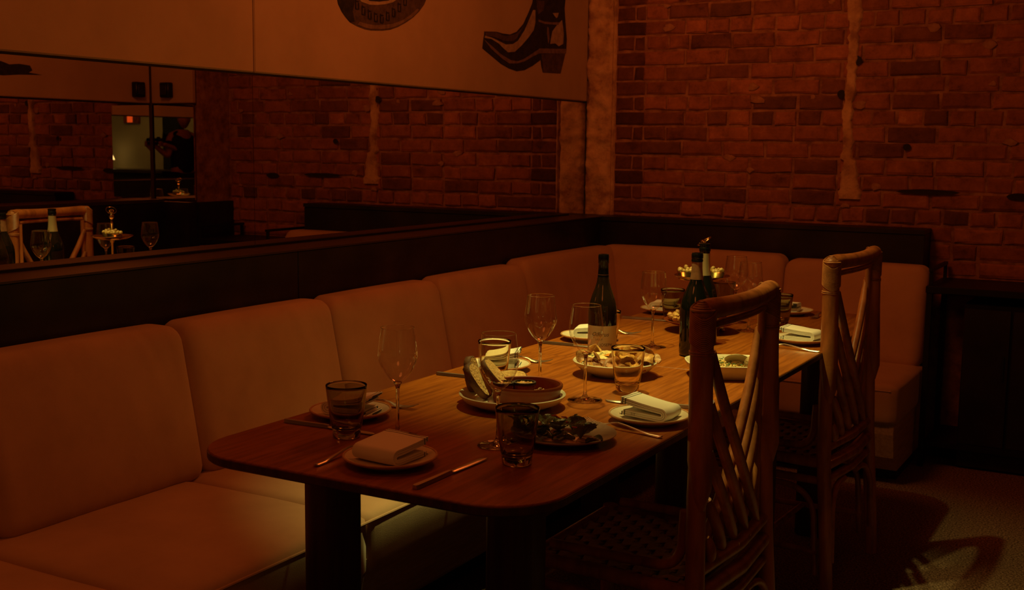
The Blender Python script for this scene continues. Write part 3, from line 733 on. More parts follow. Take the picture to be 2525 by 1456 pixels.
make_table(2.9635, 4.3213, 0.03, 0.13, 'walnut dining table at the far end beside the corner banquette', [(1.155, 3.32), (1.655, 3.36), (1.155, 4.02), (1.655, 4.02)])

# ------------------------------------------------------------------ rattan chair
def make_chair(label, loc, rz):
    t = thing('rattan_chair', label, 'chair', loc, rz, None)
    R = M['rattan']; HW = 0.2185
    zt = 1.013
    for s in (-1, 1):
        # rear leg runs from the floor up into the back post
        MB().tube([(s*(HW+0.020), -0.035, 0), (s*(HW+0.018), -0.022, 0.2), (s*(HW+0.012), -0.006, 0.42), (s*(HW+0.004), 0.0, 0.62), (s*HW, 0.0, 0.80)], [0.019, 0.020, 0.021, 0.021, 0.018], 14).build('rear_leg', R, t)
        # outer back post wrapping over the leg, with a tapered lower end
        MB().tube([(s*(HW+0.012), -0.012, 0.595), (s*(HW+0.010), -0.012, 0.64), (s*(HW+0.006), -0.006, 0.70), (s*(HW+0.002), -0.002, 0.84), (s*HW, 0.0, 0.97), (s*(HW-0.004), 0.0, zt)], [0.010, 0.022, 0.0265, 0.025, 0.024, 0.023], 16).build('back_post', R, t)
        # front leg
        MB().tube([(s*0.205, 0.405, 0), (s*0.203, 0.40, 0.25), (s*0.20, 0.395, 0.425)], [0.017, 0.019, 0.020], 14).build('front_leg', R, t)
        # inner frame pole beside the post
        MB().tube([(s*(HW-0.032), 0.004, 0.455), (s*(HW-0.036), 0.006, 0.70), (s*(HW-0.036), 0.006, 0.970)], 0.0095, 10).build('inner_pole', R, t)
        # side seat rails (upper, lower)
        MB().tube([(s*0.222, -0.008, 0.405), (s*0.214, 0.2, 0.408), (s*0.204, 0.40, 0.408)], 0.0165, 12).build('seat_rail', R, t)
        MB().tube([(s*0.226, -0.012, 0.352), (s*0.216, 0.2, 0.352), (s*0.204, 0.40, 0.352)], 0.0125, 12).build('lower_rail', R, t)
        # J-shaped cane: along the seat edge, then up beside the post
        MB().tube([(s*0.188, 0.36, 0.442)]+[Vector((s*0.188, 0.20, 0.442)), Vector((s*0.188, 0.11, 0.443))]+bez((s*0.188, 0.10, 0.443), (s*0.190, 0.048, 0.445), (s*0.192, 0.040, 0.50), 7)+[Vector((s*0.192, 0.036, 0.575))], 0.0115, 12).build('side_cane', R, t)
        # arch braces under the seat: along the side and across the back
        MB().tube([(s*0.219, 0.30, 0.328), (s*0.221, 0.16, 0.328)]+bez((s*0.222, 0.12, 0.328), (s*0.227, 0.030, 0.325), (s*0.229, 0.018, 0.24), 7)+[Vector((s*0.232, 0.006, 0.06))], 0.0095, 10).build('arch_brace', R, t)
        MB().tube([(s*0.06, -0.02, 0.328)]+bez((s*0.10, -0.02, 0.328), (s*0.192, -0.024, 0.325), (s*0.202, -0.030, 0.24), 7)+[Vector((s*0.212, -0.036, 0.10))], 0.0095, 10).build('arch_brace', R, t)
        # chevron binding on the top corner
        b = MB(); ao = atan2(-0.45, s*0.9)
        for i in range(17):
            z0 = 0.948+i*0.0040
            pts = []
            for k in range(20):
                a = 2*pi*k/20
                dd = abs(((a-ao+pi) % (2*pi))-pi)/pi     # the bands dip towards the outer rear corner
                pts.append((s*(HW-0.001)+0.0256*cos(a), 0.0256*sin(a), z0-0.016+0.038*dd))
            b.tube(pts, 0.00205, 5, closed=True)
        for i in range(5):
            z0 = 1.012+i*0.0042; rr = 0.0240-0.0044*i
            b.tube([(s*HW+rr*cos(2*pi*k/14), rr*sin(2*pi*k/14), z0+0.004) for k in range(14)], 0.0030, 5, closed=True)
        b.ico((s*(HW-0.001), 0, 1.010), 0.0248, 2, 0, (1, 1, 0.95))
        for z0 in (0.924, 0.929): b.tube([(s*(HW-0.001)+0.0252*cos(2*pi*k/18), 0.0252*sin(2*pi*k/18), z0) for k in range(18)], 0.0024, 5, closed=True)
        b.build('binding', M['binding'], t)
    # top rail, slightly bowed back
    MB().tube([(-HW-0.004, 0, zt)]+[(HW*x, -0.020*(1-x*x), zt+0.004*(x*x)) for x in (-0.86, -0.6, -0.3, 0, 0.3, 0.6, 0.86)]+[(HW+0.004, 0, zt)], [0.0235, 0.0225, 0.0215, 0.021, 0.021, 0.021, 0.0215, 0.0225, 0.0235], 16).build('top_rail', R, t)
    MB().tube([(-HW+0.034, 0.002, 0.977)]+[(HW*x, -0.018*(1-x*x)+0.002, 0.980) for x in (-0.6, -0.3, 0, 0.3, 0.6)]+[(HW-0.034, 0.002, 0.977)], 0.0085, 10).build('inner_top_pole', R, t)
    # bottom rails of the back
    MB().tube([(-HW, -0.004, 0.455), (0, -0.020, 0.455), (HW, -0.004, 0.455)], 0.0155, 12).build('back_rail', R, t)
    MB().tube([(-HW, -0.006, 0.402), (0, -0.024, 0.402), (HW, -0.006, 0.402)], 0.019, 12).build('seat_rail', R, t)
    MB().tube([(-HW, -0.008, 0.352), (0, -0.022, 0.352), (HW, -0.008, 0.352)], 0.013, 12).build('lower_rail', R, t)
    MB().tube([(-0.20, 0.40, 0.408), (0.20, 0.40, 0.408)], 0.0165, 12).build('seat_rail', R, t)
    MB().tube([(-0.20, 0.40, 0.352), (0.20, 0.40, 0.352)], 0.0125, 12).build('lower_rail', R, t)
    for s in (-1, 1): MB().tube([(s*0.232, 0.0, 0.13), (s*0.205, 0.395, 0.13)], 0.0095, 10).build('stretcher', R, t)
    MB().tube([(-0.216, 0.2, 0.13), (0.216, 0.2, 0.13)], 0.0095, 10).build('stretcher', R, t)
    # crossed lattice canes of the back
    starts = [0.925, 0.818, 0.712, 0.606, 0.522]
    for s in (-1, 1):
        for i, z0 in enumerate(starts):
            n = 5-i
            x0 = s*(HW-0.030); run = (0.080*(n-1)+0.022)
            x1 = x0-s*run; z1 = 0.468
            yo = -0.0110 if s < 0 else 0.0130
            pts = []
            for k in range(9):
                u = k/8
                x = x0+(x1-x0)*(u**1.12); z = z0+(z1-z0)*(u**0.92)
                pts.append((x, yo-0.014*sin(pi*u)*0.6, z))
            MB().tube(pts, [0.0095]+[0.0126]*7+[0.0075], 10).build('lattice_cane', R, t)
    # woven seat
    ws = MB(); ws.box((0, 0.195, 0.398), (0.385, 0.365, 0.012)); w = ws.build('woven_seat', M['wicker'], t, smooth=False)
    nx, ny = 13, 12
    for i in range(nx):
        x = -0.178+0.356*i/(nx-1); b = MB()
        pts = [(x, 0.012+0.376*k/(2*ny), 0.4135+0.0045*cos(pi*(k/2.0)+pi*(i % 2))) for k in range(2*ny+1)]
        b.tube(pts, 0.0105, 6, flat=(0.22, 1.0)); b.build('cane_strip', M['wicker'], w)
    for j in range(ny):
        y = 0.028+0.344*j/(ny-1); b = MB()
        pts = [(-0.192+0.384*k/(2*nx), y, 0.4135-0.0045*cos(pi*(k/2.0-0.27)+pi*(j % 2))) for k in range(2*nx+1)]
        b.tube(pts, 0.0125, 6, flat=(0.22, 1.0)); b.build('cane_strip', M['wicker'], w)
    return t
ch1 = make_chair('rattan chair nearest the camera at the right edge of the near table', (1.865, 2.4975, 0), radians(89.2))
ch2 = dup(ch1, (1.837, 3.686, 0), radians(86.7), 'rattan chair farther back, beside the far table and the white napkin')

# ------------------------------------------------------------------ black serving sideboard against the brick wall
sb = thing('sideboard', 'black sideboard with raised end rails against the brick wall at right', 'sideboard', (2.075, 5.33, 0))
MB().bbox((0, 0, 0.765), (0.54, 0.40, 0.03), 0.003).build('tray_top', M['blackmetal'], sb, smooth=False)
MB().bbox((0.07, 0.03, 0.36), (0.38, 0.33, 0.70), 0.003).build('cabinet_body', M['black'], sb, smooth=False)
for x in (-0.255, 0.255):
    b = MB()
    for y in (-0.17, 0.175): b.box((x, y, 0.81), (0.014, 0.014, 0.075))
    b.box((x, 0.0025, 0.847), (0.016, 0.375, 0.014)); b.build('end_rail', M['blackmetal'], sb, smooth=False)
    for y in (-0.185, 0.185): MB().box((x, y, 0.375), (0.022, 0.022, 0.75)).build('leg', M['blackmetal'], sb, smooth=False)
MB().box((0, 0, 0.10), (0.50, 0.36, 0.02)).build('lower_shelf', M['blackmetal'], sb, smooth=False)
for x in (-0.025, 0.165):
    d_ = MB().bbox((x, -0.142, 0.40), (0.18, 0.016, 0.58), 0.002).build('door', M['black'], sb, smooth=False)
    MB().box((x+0.07, -0.154, 0.45), (0.008, 0.010, 0.10)).build('handle', M['blackmetal'], d_, smooth=False)

# ------------------------------------------------------------------ tableware builders
PLATE = [(0.0, 0.004), (0.046, 0.004), (0.05, 0.0), (0.056, 0.0), (0.062, 0.005), (0.078, 0.010), (0.0885, 0.0158), (0.0880, 0.0178), (0.0845, 0.0172), (0.074, 0.0125), (0.060, 0.0088), (0.0, 0.008)]
RIM = [(0.0835, 0.0118), (0.0893, 0.0148), (0.0903, 0.0170), (0.0890, 0.0190), (0.0858, 0.0186)]
def side_plate(label, x, y):
    t = thing('side_plate', label, 'plate', (x, y, TZ+0.0005))
    MB().lathe(PLATE, 48).build('plate_body', M['stoneware'], t)
    MB().lathe(RIM, 48, closed=True).build('rim', M['rim'], t)
    return t
def sheet(mb, path, th, y0, y1, ny=7, wob=0.0, seed=0):
    n = len(path); up = []; dn = []
    for i in range(n):
        t = (path[min(i+1, n-1)]-path[max(i-1, 0)]).normalized(); nn = Vector((-t.z, 0, t.x))
        up.append(path[i]+nn*th/2); dn.append(path[i]-nn*th/2)
    prof = up+dn[::-1]; m = len(prof); vs = []
    for j in range(ny):
        v = j/(ny-1); yy = y0+(y1-y0)*v
        for p in prof:
            w = wob*noise.noise(Vector((p.x*22, yy*22, seed)))
            vs.append((p.x+w*0.8+0.0015*sin(v*5+seed), yy+wob*0.6*noise.noise(Vector((p.x*30, seed, 2))), p.z+w*(0.4+p.z*30)*0.7))
    fs = []
    for j in range(ny-1):
        for i in range(m): i2 = (i+1) % m; fs.append((j*m+i, j*m+i2, (j+1)*m+i2, (j+1)*m+i))
    for j, fl in ((0, False), (ny-1, True)):
        for i in range(n-1):
            q = (j*m+i, j*m+i+1, j*m+m-2-i, j*m+m-1-i); fs.append(q if fl else q[::-1])
    mb.add(vs, fs)
NAPKINS = {}
def folded_napkin(label, x, y, rz, seed, gap=0.010, L=0.098, W=0.088, zoff=0.0112, tilt=(0, 0)):
    mb = MB(); t = 0.0036
    for k, R in enumerate((0.0128, 0.0086, 0.0045)):
        a = L/2-0.003*k+0.002*((seed+k) % 3)
        cx = -L/2+0.014; cz = 0.0150
        path = []
        for i in range(9):
            u = i/8; xx = a+(cx-a)*u; path.append(Vector((xx, 0, cz+R+gap*(1-u)**1.3*(1-0.12*k))))
        for i in range(1, 10):
            an = pi/2+pi*i/10; path.append(Vector((cx+R*cos(an)*1.05, 0, cz+R*sin(an))))
        for i in range(9):
            u = i/8; xx = cx+(a-0.004*k-cx)*u; path.append(Vector((xx, 0, cz-R-0.0003)))
        sheet(mb, path, t, -W/2, W/2, 9, 0.0016, seed*2.3+k*0.3)
    o = mb.build('folded_napkin', M['napkin'], None, (x, y, TZ+zoff), (tilt[0], tilt[1], rz), angle=50)
    return tag(o, label, 'napkin', None)
def ribbon(mb, pts, ws, th):
    """flat strip along pts (x, z) centred on y"""
    n = len(pts); vs = []
    for (px, py, pz), w in zip(pts, ws):
        vs += [(px, py-w/2, pz-th/2), (px, py-w/2*0.7, pz+th/2), (px, py+w/2*0.7, pz+th/2), (px, py+w/2, pz-th/2)]
    fs = [(0, 1, 2, 3), tuple(4*(n-1)+k for k in (3, 2, 1, 0))]
    for i in range(n-1):
        for k in range(4): k2 = (k+1) % 4; fs.append((4*i+k, 4*(i+1)+k, 4*(i+1)+k2, 4*i+k2))
    mb.add(vs, fs)
fork_me = knife_h = knife_b = None
def fork(label, x, y, rz, z=0.0, pitch=0.0):
    global fork_me
    if fork_me is None:
        mb = MB()
        hp = [(-0.100, 0, 0.0035), (-0.094, 0, 0.0028), (-0.07, 0, 0.0030), (-0.04, 0, 0.0062), (-0.01, 0, 0.0112), (0.012, 0, 0.0135), (0.030, 0, 0.0105), (0.044, 0, 0.0055), (0.055, 0, 0.0035)]
        ribbon(mb, hp, [0.007, 0.0125, 0.0115, 0.0085, 0.0062, 0.0060, 0.0085, 0.0195, 0.0225], 0.0026)
        ribbon(mb, [(0.055, 0, 0.0035), (0.062, 0, 0.0034)], [0.0225, 0.0225], 0.0024)
        for k in range(4):
            yy = -0.00915+k*0.0061
            ribbon(mb, [(0.061, yy, 0.0034), (0.075, yy, 0.0040), (0.090, yy, 0.0068), (0.101, yy, 0.0108)], [0.0042, 0.0036, 0.0032, 0.0018], 0.0018)
        fork_me = mb.mesh('fork', M['steel'], angle=60)
    o = bpy.data.objects.new('fork', fork_me); COL.objects.link(o); o.location = (x, y, TZ+0.0006+z); o.rotation_euler = (0, pitch, rz)
    return tag(o, label, 'fork')
def knife(label, x, y, rz):
    global knife_h, knife_b
    if knife_h is None:
        mb = MB(); ribbon(mb, [(-0.115, 0, 0.004), (-0.110, 0, 0.004), (-0.06, 0, 0.004), (-0.010, 0, 0.0045), (0.0, 0, 0.004)], [0.010, 0.0150, 0.0130, 0.0095, 0.0085], 0.0068)
        knife_h = mb.mesh('handle', M['steel'], angle=50)
        mb = MB(); ribbon(mb, [(-0.002, 0, 0.0035), (0.006, 0.0006, 0.0035), (0.05, 0.0012, 0.0034), (0.09, 0.001, 0.003), (0.112, -0.001, 0.0028), (0.120, -0.005, 0.0026)], [0.0070, 0.0145, 0.0175, 0.0165, 0.0115, 0.002], 0.0020)
        knife_b = mb.mesh('blade', M['steel'], angle=50)
    t = thing('table_knife', label, 'knife', (x, y, TZ+0.0006), rz)
    for nm, me in (('handle', knife_h), ('blade', knife_b)):
        o = bpy.data.objects.new(nm, me); COL.objects.link(o); o.parent = t
    return t
wg = {}
def wine_glass(label, x, y, rz=0):
    if not wg:
        bowl = [(0.0015, 0.1135), (0.010, 0.1150), (0.020, 0.1240), (0.031, 0.1400), (0.0385, 0.1560), (0.0408, 0.1680), (0.0402, 0.1800), (0.0375, 0.2020), (0.0338, 0.2270)]
        wg['bowl'] = MB().lathe(bowl, 56).mesh('bowl', M['wine_glass'], angle=180)
        wg['rim'] = MB().lathe([(0.0334, 0.2268), (0.0343, 0.2268), (0.0343, 0.2280), (0.0334, 0.2280)], 56, closed=True).mesh('rim', M['stem_glass'], angle=180)
        stem = [(0.0, 0.0012), (0.036, 0.0), (0.0412, 0.0008), (0.0415, 0.0018), (0.036, 0.0024), (0.018, 0.0042), (0.008, 0.0085), (0.0045, 0.016), (0.0036, 0.035), (0.0034, 0.075), (0.0038, 0.100), (0.0058, 0.1085), (0.0095, 0.1148), (0.0, 0.1150)]
        wg['stem'] = MB().lathe(stem, 40).mesh('stem_and_foot', M['stem_glass'], angle=180)
    t = thing('wine_glass', label, 'wine glass', (x, y, TZ+0.0005), rz)
    for nm, k in (('bowl', 'bowl'), ('rim', 'rim'), ('stem', 'stem')):
        o = bpy.data.objects.new(nm, wg[k]); COL.objects.link(o); o.parent = t
    return t
tm = {}
def tumbler(label, x, y, mat, r=0.0425, h=0.1095):
    key = mat
    if key not in tm:
        rb = 0.0285
        out = [(0.0, 0.0005), (rb-0.004, 0.0), (rb, 0.0025), (rb+0.001, 0.018), (rb+0.0035, 0.026), (rb+0.0085, 0.060), (r-0.0006, h-0.006), (r, h-0.0012), (r-0.0008, h), (r-0.0022, h-0.0008), (r-0.0034, h-0.008), (rb+0.0060, 0.060), (rb+0.0010, 0.030), (rb-0.004, 0.021), (rb-0.014, 0.0175), (0.0, 0.0165)]
        tm[key] = MB().lathe(out, 48).mesh('tumbler', M[mat], angle=70)
    o = bpy.data.objects.new('tumbler', tm[key]); COL.objects.link(o); o.location = (x, y, TZ+0.0005)
    return tag(o, label, 'tumbler')

def text_pts(txt, size, shear=0.0, align='CENTER'):
    cu = bpy.data.curves.new('lettering', 'FONT'); cu.body = txt; cu.size = size; cu.shear = shear; cu.align_x = align
    o = bpy.data.objects.new('lettering', cu); COL.objects.link(o)
    bpy.context.view_layer.update()
    me = bpy.data.meshes.new_from_object(o.evaluated_get(bpy.context.evaluated_depsgraph_get()))
    vs = [v.co.copy() for v in me.vertices]; fs = [tuple(p.vertices) for p in me.polygons]
    bpy.data.objects.remove(o); bpy.data.meshes.remove(me)
    return vs, fs

def bottle(label, x, y, prof, mat, rz=0.0):
    t = thing('wine_bottle', label, 'bottle', (x, y, TZ+0.0005), rz)
    MB().lathe(prof, 48).build('glass_body', M[mat], t, angle=60)
    return t
def sleeve(parent, name, prof, mat, a0=0, a1=2*pi, seg=40):
    mb = MB(); full = abs(a1-a0-2*pi) < 1e-4
    n = seg if full else seg+1
    vs = []
    for r, z in prof:
        for k in range(n):
            a = a0+(a1-a0)*k/seg; vs.append((r*cos(a), r*sin(a), z))
    fs = []
    for j in range(len(prof)-1):
        for k in range(n if full else n-1):
            k2 = (k+1) % n; fs.append((j*n+k, j*n+k2, (j+1)*n+k2, (j+1)*n+k))
    mb.add(vs, fs); return mb.build(name, M[mat], parent, angle=60)
def bottle_text(parent, txt, size, R, ang, z, shear=0.0, mat='ink'):
    vs, fs = text_pts(txt, size, shear)
    out = []
    for v in vs:
        a = ang+v.x/R
        out.append((R*cos(a), R*sin(a), z+v.y))
    MB().add(out, fs).build('lettering', M[mat], parent, smooth=False)

# ------------------------------------------------------------------ place settings
side_plate('clay-rimmed side plate at the near end of the table under a napkin', 1.440, 1.765)
folded_napkin('thick folded napkin at the near end of the table, between fork and knife', 1.436, 1.770, radians(86), 1, 0.006, 0.104, 0.098, tilt=(0.02, -0.02))
side_plate('side plate behind the smoke tumbler at the near left edge', 1.142, 2.035)
folded_napkin('striped napkin seen through the near-left smoke tumbler', 1.146, 2.035, radians(12), 2, 0.012, 0.104, 0.082)
side_plate('side plate with bright napkin behind the clear tumbler and bread', 1.141, 2.682)
folded_napkin('brightly lit folded napkin behind the clear tumbler and bread dish', 1.148, 2.688, radians(22), 3, 0.016, 0.104, 0.086)
side_plate('side plate at the banquette edge left of the cream-label bottle', 1.135, 3.262)
folded_napkin('napkin seen through the wine glass beside the cream-label bottle', 1.138, 3.265, radians(20), 4, 0.012, 0.098, 0.084)
side_plate('side plate at the far left corner of the far table', 1.105, 3.960)
folded_napkin('dim folded napkin at the far left corner behind a wine glass', 1.105, 3.962, radians(8), 5, 0.006, 0.100, 0.084)
side_plate('side plate in front of the near chair at the right table edge', 1.722, 2.345)
nap6 = folded_napkin('white napkin beside the fork in front of the near rattan chair', 1.722, 2.350, radians(180-4), 6, 0.010, 0.112, 0.078, tilt=(0.03, -0.05))
side_plate('side plate in front of the far chair at the right table edge', 1.712, 3.572)
folded_napkin('white napkin in front of the far rattan chair', 1.712, 3.575, radians(178), 7, 0.008, 0.108, 0.080)
side_plate('side plate at the far end of the far table', 1.495, 4.180)
folded_napkin('dim napkin at the far end of the far table', 1.492, 4.180, radians(-84), 8, 0.006, 0.098, 0.082)
vs, fs = text_pts('TIT', 0.0085)
MB().add([(-(v.x)+0.020, -0.0445+0.0, v.y+0.004) for v in vs], fs).build('lettering', M['ink'], nap6, rot=(0, 0, 0), smooth=False).location = (0, 0.0895, 0)

fork('fork at the near end of the table, left of the thick napkin', 1.331, 1.772, radians(92))
knife('knife at the near end of the table, right of the thick napkin', 1.575, 1.765, radians(89))
knife('knife running behind the near-left smoke tumbler', 1.170, 1.922, radians(2))
fork('fork between the near-left plate and the nearest wine glass', 1.128, 2.160, radians(4))
knife('knife at the banquette edge left of the bread dish', 1.158, 2.542, radians(3))
fork('fork behind the bright napkin at the banquette side', 1.125, 2.822, radians(9))
knife('knife at the banquette edge in front of the cream-label bottle', 1.150, 3.125, radians(3))
fork('fork lying right of the cream-label bottle at the banquette side', 1.135, 3.420, radians(8))
knife('knife in front of the plate at the far left corner', 1.145, 3.752, radians(5))
fork('fork in front of the near chair, tines towards the salad plate', 1.706, 2.238, radians(168))
knife('knife behind the white napkin of the near chair', 1.672, 2.498, radians(191))
fork('fork beside the napkin of the far chair', 1.712, 3.438, radians(174))
knife('knife behind the napkin of the far chair', 1.690, 3.712, radians(188))
fork('fork beside the plate at the far end of the table', 1.612, 4.185, radians(-93))

wine_glass('wine glass nearest the banquette at the near end of the table', 1.334, 1.941)
wine_glass('wine glass in front of the bread dish, partly behind a smoke tumbler', 1.545, 1.988)
wine_glass('wine glass behind the terracotta dish, against the banquette', 1.335, 2.560)
wine_glass('wine glass in front of the cream-label bottle, left of the chip bowl', 1.508, 2.463)
wine_glass('wine glass standing alone between the two groups of bottles', 1.355, 3.240)
wine_glass('wine glass right of the tiered stand, nearer of the far pair', 1.502, 3.706)
wine_glass('wine glass right of the tiered stand, farther of the far pair', 1.398, 3.872)
tumbler('smoke glass tumbler at the near left edge of the table', 1.246, 1.885, 'smoke')
tumbler('smoke glass tumbler in front of the salad plate', 1.644, 1.889, 'smoke')
tumbler('clear tumbler behind the bread, in front of the bright napkin', 1.226, 2.520, 'clear')
tumbler('clear tumbler in front of the chip bowl', 1.550, 2.615, 'clear')
tumbler('clear tumbler half hidden behind the cream-label bottle', 1.234, 3.175, 'clear')
tumbler('smoke glass tumbler left of the tiered stand', 1.200, 3.790, 'smoke')
tumbler('smoke glass tumbler beside the near chair top, far right of the table', 1.556, 3.870, 'smoke')
tumbler('smoke glass tumbler directly behind the two bottles', 1.275, 4.105, 'smoke')

# ------------------------------------------------------------------ bottles
def burgundy(R, h, neck):
    return [(0.0, 0.006), (R*0.55, 0.003), (R-0.006, 0.0), (R-0.001, 0.004), (R, 0.012), (R, 0.128), (R*0.985, 0.142), (R*0.91, 0.160), (R*0.75, 0.181), (R*0.58, 0.199), (neck+0.0052, 0.216), (neck+0.0022, 0.236), (neck+0.0006, 0.256), (neck, h-0.026), (neck+0.0016, h-0.024), (neck+0.0016, h-0.004), (neck, h), (neck-0.004, h), (neck-0.004, h-0.006), (0.0, h-0.006)]
b1 = bottle('open red wine bottle with cream paper label behind the chip bowl', 1.303, 2.994, burgundy(0.0405, 0.296, 0.0132), 'bottle_brown')
sleeve(b1, 'neck_foil', [(0.0160, 0.232), (0.0147, 0.250), (0.0142, 0.2705), (0.0153, 0.2712), (0.0153, 0.291), (0.0140, 0.2965), (0.0100, 0.2965)], 'foil_black')
sleeve(b1, 'foil_band', [(0.0158, 0.2385), (0.0158, 0.2398)], 'foil_copper')
ca = atan2(CAM.y-2.994, CAM.x-1.303)
sleeve(b1, 'paper_label', [(0.0409, 0.022), (0.0409, 0.097)], 'paper', ca-1.35, ca+1.30)
bottle_text(b1, 'Offerus', 0.0165, 0.0412, ca-0.16, 0.068, 0.40)
bottle_text(b1, 'SAINT', 0.0078, 0.0412, ca-0.22, 0.056)
bottle_text(b1, 'JOSEPH', 0.0115, 0.0412, ca+0.30, 0.040)
b2 = bottle('dark wine bottle with copper neck foil in front of the tiered stand', 1.512, 3.179, burgundy(0.0450, 0.297, 0.0140), 'bottle')
sleeve(b2, 'neck_foil', [(0.0186, 0.222), (0.0170, 0.237), (0.0156, 0.255), (0.0152, 0.272)], 'foil_copper')
sleeve(b2, 'lip', [(0.0148, 0.272), (0.0166, 0.273), (0.0166, 0.279), (0.0155, 0.281), (0.0168, 0.283), (0.0168, 0.293), (0.0150, 0.298), (0.011, 0.298)], 'foil_black')
cb = atan2(CAM.y-3.179, CAM.x-1.512)
sleeve(b2, 'paper_label', [(0.0454, 0.035), (0.0454, 0.120)], 'paper', cb+0.42, cb+2.3)
b3 = bottle('sparkling wine bottle with pale gold neck foil, tucked behind another bottle', 1.459, 3.385, burgundy(0.0440, 0.305, 0.0142), 'bottle')
sleeve(b3, 'neck_foil', [(0.0212, 0.212), (0.0184, 0.230), (0.0166, 0.254), (0.0160, 0.279)], 'foil_gold')
sleeve(b3, 'lip', [(0.0158, 0.279), (0.0158, 0.284), (0.0172, 0.286), (0.0172, 0.296), (0.0150, 0.299), (0.0170, 0.302), (0.0165, 0.308), (0.010, 0.309)], 'foil_black')

# ------------------------------------------------------------------ bread plate with terracotta dish
d1 = thing('serving_plate', 'cream serving plate under the terracotta dish and bread', 'plate', (1.392, 2.318, TZ+0.0005))
MB().lathe([(0.0, 0.003), (0.070, 0.003), (0.074, 0.0), (0.082, 0.0), (0.092, 0.006), (0.112, 0.014), (0.122, 0.026), (0.1235, 0.0300), (0.1215, 0.0318), (0.1180, 0.0300), (0.109, 0.0185), (0.092, 0.0115), (0.0, 0.0095)], 56).build('plate_body', M['ceramic'], d1)
cz = thing('terracotta_dish', 'round glazed terracotta dish on the cream serving plate', 'dish', (1.418, 2.338, TZ+0.0102))
MB().lathe([(0.0, 0.0), (0.072, 0.0), (0.076, 0.003), (0.0785, 0.022), (0.0790, 0.028), (0.0820, 0.032), (0.0845, 0.037), (0.0845, 0.041), (0.0820, 0.0440), (0.0785, 0.0425), (0.0765, 0.036), (0.0735, 0.010), (0.068, 0.0065), (0.0, 0.006)], 56).build('dish_body', M['terracotta'], cz)
st = tag(MB().grid(lambda a, b: Vector((b*0.071*cos(2*pi*a), b*0.071*sin(2*pi*a), 0.0030*noise.noise(Vector((b*9*cos(2*pi*a), b*9*sin(2*pi*a), 0))))), 40, 8, True).build('red_stew', M['stew'], None, (1.418, 2.338, TZ+0.0102+0.0135)), 'dark red stew covering the bottom of the terracotta dish', 'stew')
st['kind'] = 'stuff'
def roast(label, x, y, rz, r=0.026):
    t = thing('roasted_onion', label, 'roast onion', (x, y, TZ+0.024), rz)
    MB().lathe([(0.0, 0.0), (r*0.9, 0.0), (r, 0.006), (r*1.02, 0.024), (r*0.96, 0.026)], 28).build('outer_layer', M['stew'], t)
    MB().lathe([(r*0.97, 0.022), (r*1.06, 0.0245), (r*1.04, 0.029), (r*0.86, 0.0295), (r*0.80, 0.025)], 28, closed=True).build('charred_rim', M['char'], t)
    MB().grid(lambda a, b: Vector((b*r*0.86*cos(2*pi*a), b*r*0.86*sin(2*pi*a), 0.0255+0.0035*noise.noise(Vector((b*r*160*cos(2*pi*a), b*r*160*sin(2*pi*a), x))))), 26, 6, True).build('roasted_top', M['roast'], t)
roast('roasted onion half with charred rim, in the middle of the terracotta dish', 1.405, 2.352, 0)
roast('roasted onion half with charred rim, seen through the wine glass', 1.366, 2.322, 1, 0.024)
cr = MB(); rr = random.Random(3)
for i in range(150):
    a = rr.uniform(0, 2*pi); q = sqrt(rr.random())*0.022
    cr.ico((q*cos(a)*1.3, q*sin(a), 0.016*(1-q/0.022)+rr.uniform(0, 0.003)), rr.uniform(0.0016, 0.0030), 0)
o = tag(cr.build('crumble', M['roast'], None, (1.452, 2.342, TZ+0.0275), (0, 0, radians(30))), 'heap of toasted crumbs at the right of the terracotta dish', 'crumbs'); o['kind'] = 'stuff'

def bread(label, loc, rot, w=0.088, h=0.072, th=0.016):
    t = thing('bread_slice', label, 'bread', loc); t.rotation_euler = rot
    out = []
    for k in range(26):
        a = 2*pi*k/26; x = cos(a); z = sin(a)
        q = (abs(x)**2.6+abs(z)**2.6)**(-1/2.6)
        out.append((x*q*w/2, z*q*h/2*(1.06 if z > 0 else 0.92)))
    n = 26
    mb = MB(); vs = []; fs = []
    for sgn in (-1, 1):
        base = len(vs); vs.append((0, sgn*th/2*1.02, 0))
        for ring, sc in ((1, 0.34), (2, 0.66), (3, 0.93)):
            for p in out: vs.append((p[0]*sc, sgn*th/2+0.0012*noise.noise(Vector((p[0]*sc*90, p[1]*sc*90, sgn*3+loc[0]*9))), p[1]*sc))
        for i in range(n):
            j = (i+1) % n; f = [(base, base+1+i, base+1+j)]
            for rg in (0, 1): f.append((base+1+rg*n+i, base+1+(rg+1)*n+i, base+1+(rg+1)*n+j, base+1+rg*n+j))
            fs += [q if sgn > 0 else q[::-1] for q in f]
    mb.add(vs, fs).build('crumb', M['crumb'], t, angle=60)
    mb = MB(); vs = []
    for (yy, sc) in ((-th/2-0.0003, 0.92), (-th/2+0.002, 1.0), (th/2-0.002, 1.0), (th/2+0.0003, 0.92)):
        vs += [(p[0]*sc, yy, p[1]*sc) for p in out]
    fs = [(r*n+i, r*n+(i+1) % n, (r+1)*n+(i+1) % n, (r+1)*n+i) for r in range(3) for i in range(n)]
    mb.add(vs, fs).build('crust', M['crust'], t, angle=60)
bread('leftmost bread slice standing on the cream serving plate', (1.276, 2.330, TZ+0.058), (radians(-12), radians(8), radians(100)), 0.062, 0.086, 0.016)
bread('middle bread slice with a dark crust beside the terracotta dish', (1.312, 2.300, TZ+0.051), (radians(-34), radians(-10), radians(104)), 0.062, 0.094, 0.017)
bread('bread slice seen through the wine glass, leaning on the terracotta dish', (1.330, 2.345, TZ+0.062), (radians(-44), radians(6), radians(100)), 0.062, 0.086, 0.014)
